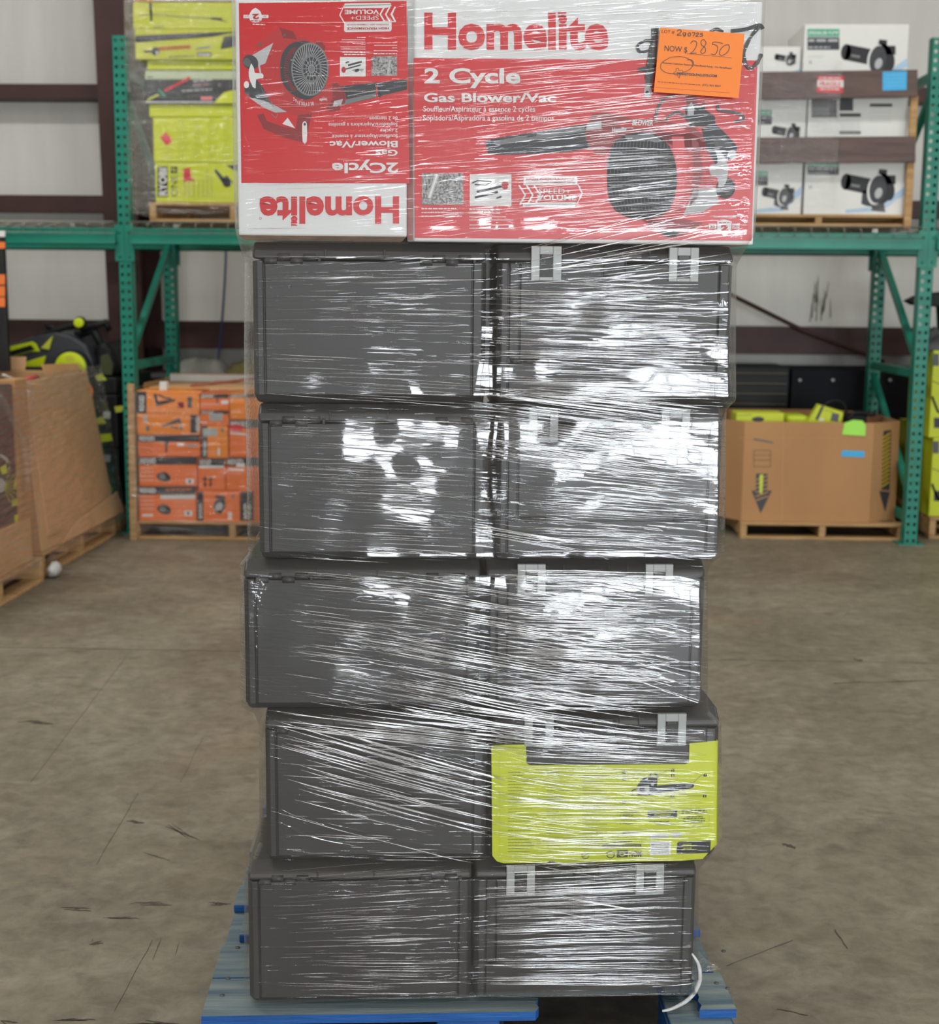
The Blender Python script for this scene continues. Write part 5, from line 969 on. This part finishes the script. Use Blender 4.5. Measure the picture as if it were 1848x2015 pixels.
# ------------------------------------------------------------------ stretch film
CP = [(-70, 452, 1512), (0, 459, 1505), (30, 460, 1503), (300, 463, 1490), (455, 468, 1480), (475, 472, 1468), (520, 484, 1446), (785, 486, 1441), (802, 487, 1425), (830, 488, 1424), (1088, 492, 1421), (1108, 476, 1396), (1130, 476, 1390), (1385, 478, 1387), (1400, 505, 1392), (1425, 513, 1416), (1645, 515, 1416), (1690, 496, 1388), (1712, 484, 1372), (1900, 485, 1370), (1990, 486, 1369)]
zz_, ul_, ur_ = [], [], []
for y, a, b in CP:
    s0 = su(a, y); s1 = su(b, y); zz_.append((s0[1] + s1[1]) / 2); ul_.append(s0[0]); ur_.append(s1[0])
zz_ = np.array(zz_[::-1]); ul_ = np.array(ul_[::-1]); ur_ = np.array(ur_[::-1])
ZB, ZT = .150, float(np.interp(0, [0, 1], [zz_[-1], zz_[-1]])); ZT = min(ZT, 2.03)
NZ = 420; NF = 190
zs = np.linspace(ZB, ZT, NZ)
DF = D - .018
MP_A = (np.array([.13, .3, .42, .5, .6, .72, .85, 1.0, 1.15, 1.3, 1.45, 1.56, 1.7, 2.05]), np.array([-.05, -.05, .02, .16, .30, .26, .19, .13, .11, .06, .02, -.14, -.12, -.09]))
MP_B = (np.array([.13, .42, .6, .85, 1.0, 1.3, 1.5, 2.05]), np.array([-.01, .03, .03, .0, .05, .03, -.05, -.02]))
verts = []; uva = []; uvb = []
TZ = np.array([.131, .14, .395, .425, .435, .69, .725, .735, .98, 1.01, 1.02, 1.265, 1.295, 1.305, 1.55, 1.585, 1.6, 1.98, 2.1]); TO = np.array([-.004, -.006, .006, -.004, -.006, .006, -.004, -.006, .007, -.004, -.003, -.001, -.004, -.010, .010, -.004, -.006, .010, .010])
def wob(u, z): return np.interp(z, TZ, TO) + .0011 * np.sin(u * 9 + z * 4.1) * np.sin(z * 13 + 1.3) + .0005 * np.sin(u * 23 + z * 27) + .00025 * np.sin(u * 61 - z * 17 + 2) + .0003 * np.sin(z * 75 + 3 * np.sin(u * 11))
PER = None
for j, z in enumerate(zs):
    a = np.interp(z, zz_, ul_) - .004; b = np.interp(z, zz_, ur_) + .004; r_ = .018
    pts = []
    for k in range(8): pts.append((a, DF + 1.0 - (1.0 - r_) * k / 8))
    for k in range(6): t_ = math.pi / 2 * k / 6; pts.append((a + r_ - r_ * math.cos(t_), DF + r_ - r_ * math.sin(t_)))
    for k in range(NF + 1): pts.append((a + r_ + (b - a - 2 * r_) * k / NF, DF))
    for k in range(1, 7): t_ = math.pi / 2 * k / 6; pts.append((b - r_ + r_ * math.sin(t_), DF + r_ - r_ * math.cos(t_)))
    for k in range(1, 9): pts.append((b, DF + r_ + (1.0 - r_) * k / 8))
    P = np.array(pts); inner = (P[:, 1] < DF + .02)
    P[:, 1] += np.where(inner, wob(P[:, 0], z) - .001, 0) + np.where(inner, .0012 * np.exp(-((P[:, 0] - .145) / .02) ** 2), 0)
    P[:, 0] += np.where(~inner, .002 * np.sin(z * 90 + P[:, 1] * 10), 0)
    W = P[:, :1] * SU[None, :] + P[:, 1:2] * SV[None, :]; W[:, 2] = z
    # keep the lowest edge of the film slanting up to the right
    if j == 0: W[:, 2] += np.clip((P[:, 0] + .2) * .045, -.003, .04)
    verts.append(W); uu = P[:, 0] + (P[:, 1] - DF) * np.where(P[:, 0] < .15, -1, 1)
    sa = np.interp(z, *MP_A); sb = np.interp(z, *MP_B)
    uva.append(np.stack([uu, z + sa * (uu - .15)], 1)); uvb.append(np.stack([uu, z + sb * (uu - .15)], 1))
verts = np.array(verts); n1 = verts.shape[1]
idx = np.arange(NZ * n1).reshape(NZ, n1)
faces = np.stack([idx[:-1], np.roll(idx, -1, 1)[:-1], np.roll(idx, -1, 1)[1:], idx[1:]], -1).reshape(-1, 4)
me = bpy.data.meshes.new('stretch_film'); me.from_pydata(verts.reshape(-1, 3).tolist(), [], faces.tolist())
for nm, arr in (('layer_a', uva), ('layer_b', uvb)):
    ly = me.uv_layers.new(name=nm); arr = np.array(arr).reshape(-1, 2); li = np.zeros(len(me.loops), np.int32); me.loops.foreach_get('vertex_index', li); ly.data.foreach_set('uv', arr[li].ravel())
me.polygons.foreach_set('use_smooth', [True] * len(me.polygons)); me.update()
film, N, L, bp, mixg, mrg = film_mat('tight stretch film', .045, .045, .004)
def uvn(layer, sx_, sy_, det, dist=0.0, rough=.5):
    u = N.new('ShaderNodeUVMap'); u.uv_map = layer; mp_ = N.new('ShaderNodeMapping'); mp_.inputs['Scale'].default_value = (sx_, sy_, 1); n_ = N.new('ShaderNodeTexNoise')
    n_.inputs['Scale'].default_value = 1; n_.inputs['Detail'].default_value = det; n_.inputs['Distortion'].default_value = dist; n_.inputs['Roughness'].default_value = rough
    L.new(u.outputs[0], mp_.inputs[0]); L.new(mp_.outputs[0], n_.inputs[0]); return n_.outputs[0]
def mth(op, a, b=None, clamp=False):
    x = N.new('ShaderNodeMath'); x.operation = op; x.use_clamp = clamp
    for i, v in enumerate((a, b)):
        if v is None: continue
        if isinstance(v, (int, float)): x.inputs[i].default_value = v
        else: L.new(v, x.inputs[i])
    return x.outputs[0]
def ridge(v, t, w_): 
    m_ = N.new('ShaderNodeMapRange'); m_.interpolation_type = 'SMOOTHSTEP'; m_.inputs['From Min'].default_value = t; m_.inputs['From Max'].default_value = t + w_; L.new(v, m_.inputs[0]); return m_.outputs[0]
h1 = ridge(uvn('layer_a', 4, 110, 2, .3), .53, .10); h2 = ridge(uvn('layer_b', 5, 170, 2, .3), .56, .10); h3 = uvn('layer_a', 6, 40, 2, .5)
mk = ridge(uvn('layer_b', 2.0, 4, 3, .5), .42, .2)
hh = mth('ADD', mth('MULTIPLY', h1, mth('ADD', mk, .15)), mth('ADD', mth('MULTIPLY', h2, .5), mth('MULTIPLY', h3, 1.2)))
su_ = N.new('ShaderNodeSeparateXYZ'); uq = N.new('ShaderNodeUVMap'); uq.uv_map = 'layer_a'; L.new(uq.outputs[0], su_.inputs[0])
edge = ridge(mth('ABSOLUTE', mth('SUBTRACT', su_.outputs[0], .14)), .395, .05)
hh = mth('ADD', hh, mth('MULTIPLY', mth('MULTIPLY', uvn('layer_a', 60, 60, 3, .6), edge), 3.5))
L.new(hh, bp.inputs['Height']); bp.inputs['Strength'].default_value = 1.0; bp.inputs['Distance'].default_value = .00034
me.materials.append(film)
fob = bpy.data.objects.new('stretch_film', me); col.objects.link(fob)
tagit(fob, 'clear creased stretch film wrapped tightly around the whole central stack', 'stretch film')
XF[fob] = Matrix()
# pulled film ropes and creases, each a fine ridge lying on the film
m_ridge, N, L, bp2, mx, mr2 = film_mat('film crease', .30, .08, .02)
def strokes(mb, n, x0, x1, y0, y1, s0, s1, l0, l1, r0_, r1_, rnd, curve=.0):
    for _ in range(n):
        ln = rnd.uniform(l0, l1); y = rnd.uniform(y0, y1); x = rnd.uniform(x0, max(x0 + 1, x1 - ln)); fx = (x - x0) / (x1 - x0); fy = (y - y0) / (y1 - y0)
        s = s0 + (s1 - s0) * fy + rnd.gauss(0, .012); r_ = rnd.uniform(r0_, r1_); k = max(4, int(ln / 22)); P = []; ph = rnd.uniform(0, 6)
        for i in range(k + 1):
            xx = x + ln * i / k; yy = y + s * (xx - x) - curve * ((xx - x) / 400) ** 2 * 100 + .5 * math.sin(ph + xx * .03)
            yl = np.interp(yy, [c[0] for c in CP], [c[1] for c in CP]); yr = np.interp(yy, [c[0] for c in CP], [c[2] for c in CP])
            if xx < yl + 8 or xx > yr - 10: continue
            u_, z_ = su(xx, yy, DF); P.append(S(u_, DF - .0022 + float(wob(u_, z_)) + .0012 * math.exp(-((u_ - .145) / .02) ** 2), z_))
        if len(P) > 2: mb.tube(P, [r_ * max(.15, math.sin(math.pi * (i + .5) / len(P)) ** .5) for i in range(len(P))], 5)
rnd = random.Random(21)
FAM = [ # n, x0,x1,y0,y1, slope top, slope bottom, len, radius, curve
    (100, 818, 1495, 10, 300, -.06, -.14, 60, 420, .0002, .0005, 0), (80, 818, 1480, 300, 465, -.04, -.10, 60, 360, .0002, .0005, 0),
    (24, 470, 812, 10, 460, .02, -.02, 40, 180, .0002, .0005, 0),
    (26, 1000, 1440, 478, 560, -.30, -.05, 100, 330, .0004, .0009, 0), (60, 500, 980, 500, 790, -.02, .06, 60, 260, .0002, .00045, 0),
    (190, 960, 1430, 545, 790, .04, .03, 60, 320, .0003, .0008, 0), (110, 900, 1420, 760, 900, .12, .16, 120, 420, .0003, .0008, 0),
    (70, 520, 960, 820, 1095, .02, .05, 60, 260, .0002, .0006, 0), (80, 1000, 1415, 920, 1100, .12, .0, 60, 330, .0003, .0007, 0),
    (10, 930, 1160, 1030, 1060, .16, .17, 150, 230, .0007, .0013, 0),
    (110, 560, 960, 1120, 1395, .08, .18, 40, 200, .0003, .0007, 0), (60, 760, 1120, 1130, 1400, .16, .20, 80, 330, .0009, .0018, 0), (190, 960, 1340, 1120, 1395, .03, .02, 50, 330, .0004, .0009, 0),
    (70, 960, 1330, 1150, 1395, .14, .16, 80, 300, .0004, .0009, 0), (40, 500, 1380, 1385, 1440, .16, .10, 200, 520, .0007, .0015, .03),
    (36, 530, 1000, 1410, 1600, .30, .27, 220, 460, .0009, .0019, .10), (60, 540, 960, 1430, 1690, .10, .02, 40, 160, .0003, .0006, 0),
    (150, 970, 1400, 1440, 1690, .05, -.02, 50, 300, .0003, .0008, 0), (30, 960, 1200, 1500, 1690, .18, .08, 100, 240, .0003, .0008, 0),
    (80, 540, 930, 1710, 1955, -.10, .02, 40, 260, .00025, .0006, 0), (170, 930, 1355, 1700, 1935, -.06, .0, 60, 380, .0003, .0008, 0), (14, 1050, 1300, 1690, 1820, .22, .14, 80, 230, .0004, .0008, 0)]
mb = MB()
for f_ in FAM: strokes(mb, *f_[:11], rnd, f_[11])
o = mb.build('film_crease', m_ridge, None, recalc=False); o.parent = fob; o['kind'] = 'stuff'
# film tail at the lower right corner and white rope tag
P = [S(*((lambda q_: (q_[0], DF - .0, q_[1]))(su(x, y)))) for x, y in ((1358, 1868), (1369, 1885), (1374, 1905), (1372, 1925), (1362, 1945), (1345, 1962), (1318, 1976), (1300, 1980))]
tagit(MB().tube(smooth([tuple(q_) for q_ in P], 3), [.0022 + .0022 * math.sin(math.pi * i / 21) for i in range(22)], 8).build('film_tail', mat('bunched white film', (214, 216, 216), .3, var=.12, scale=60, bump=.8, bscale=120)), 'bunched white tail of film curling under the lower right case', 'film')
pts = [(1374, 1870), (1392, 1890), (1420, 1907), (1408, 1912), (1380, 1912), (1372, 1900)]
tagit(MB().add([onfloor(x, y, DK + .002 + .012 * (i % 2)) for i, (x, y) in enumerate(pts)], [tuple(range(6))]).build('film_scrap', m_bgfilm), 'loose flap of clear film lying on the blue pallet at the right', 'film')

# --- price sheet taped over the film
pr = thing('price_sheet', 'fluorescent orange price sheet taped over the film on the wide red carton', 'price sheet', tuple(S(su(1376, 190)[0], DF - .010, su(1376, 190)[1])), DE)
p = Print(SV, DF - .010, .0)
def L_(pts): return G_(pts)
qd = L_([(575, 314), (1532, 385), (1465, 1115), (500, 1045)])
MB().prism([onplane(x, y, SV, DF - .010) for x, y in qd], SV * .0008).build('paper', m_note, pr)
p.lift = .0006; p.sg = -1
def W_(t, bl, br, tl, m=m_ink, bold=.0): a, b, c = L_([bl, br, tl]); p.text(t, a, b, c, m, 1, bold)
W_('LOT #', (590, 372), (735, 382), (594, 338)); W_('NOW $', (622, 576), (880, 598), (626, 512)); p.line(L_([(880, 608), (1385, 655)]), .7, m_ink, 1)
def hand(strs, w_): [p.line(smooth(L_(s_), 5), w_, m_ink, 1) for s_ in strs]
hand([[(765, 355), (790, 337), (812, 350), (800, 375), (765, 398), (815, 400)], [(860, 372), (835, 375), (838, 400), (862, 392), (864, 370), (862, 400), (840, 418)], [(905, 370), (890, 385), (895, 408), (915, 405), (920, 382), (905, 370)], [(935, 372), (968, 372), (950, 412)], [(978, 385), (1000, 372), (1008, 388), (978, 412), (1012, 412)], [(1060, 378), (1035, 378), (1032, 392), (1055, 395), (1050, 412), (1022, 412)]], 1.5)
hand([[(920, 495), (945, 465), (985, 475), (985, 520), (950, 580), (915, 608), (945, 605), (985, 602)], [(1095, 480), (1070, 450), (1040, 465), (1045, 510), (1085, 545), (1085, 590), (1050, 608), (1035, 585), (1060, 545), (1090, 505), (1095, 480)], [(1285, 495), (1230, 480), (1175, 480), (1170, 510)], [(1170, 500), (1220, 520), (1225, 570), (1195, 620), (1150, 610)], [(1350, 505), (1300, 520), (1255, 570), (1250, 620), (1290, 625), (1340, 590), (1360, 540), (1350, 505)]], 1.3)
hand([[(640, 680), (700, 650), (820, 645), (900, 670), (940, 710), (935, 760), (880, 805), (780, 835), (660, 830), (590, 790), (580, 740), (600, 705), (650, 672)], [(880, 680), (930, 680), (955, 720), (940, 760)]], 1.1)
W_('Assorted Customer Returns - New/Retail Ready - For Parts/Repair', (600, 720), (1390, 785), (601, 702), bold=.02)
hand([[(752, 778), (752, 812), (725, 830), (745, 852), (765, 848), (790, 888), (800, 850), (830, 835), (825, 800), (785, 802), (783, 778), (752, 778)]], .8)
W_('TEXASTOOLPALLETS.COM', (760, 848), (1218, 876), (762, 822), bold=.04)
p.dashes(*L_([(545, 928)])[0], *L_([(1030, 966)])[0], 2.4, m_dred, 1, .6); W_('(832) 864 8837', (1052, 975), (1262, 988), (1054, 952))
p.line(L_([(520, 992), (1365, 1055)]), .5, m_dred, 1)
p.build('writing', pr)
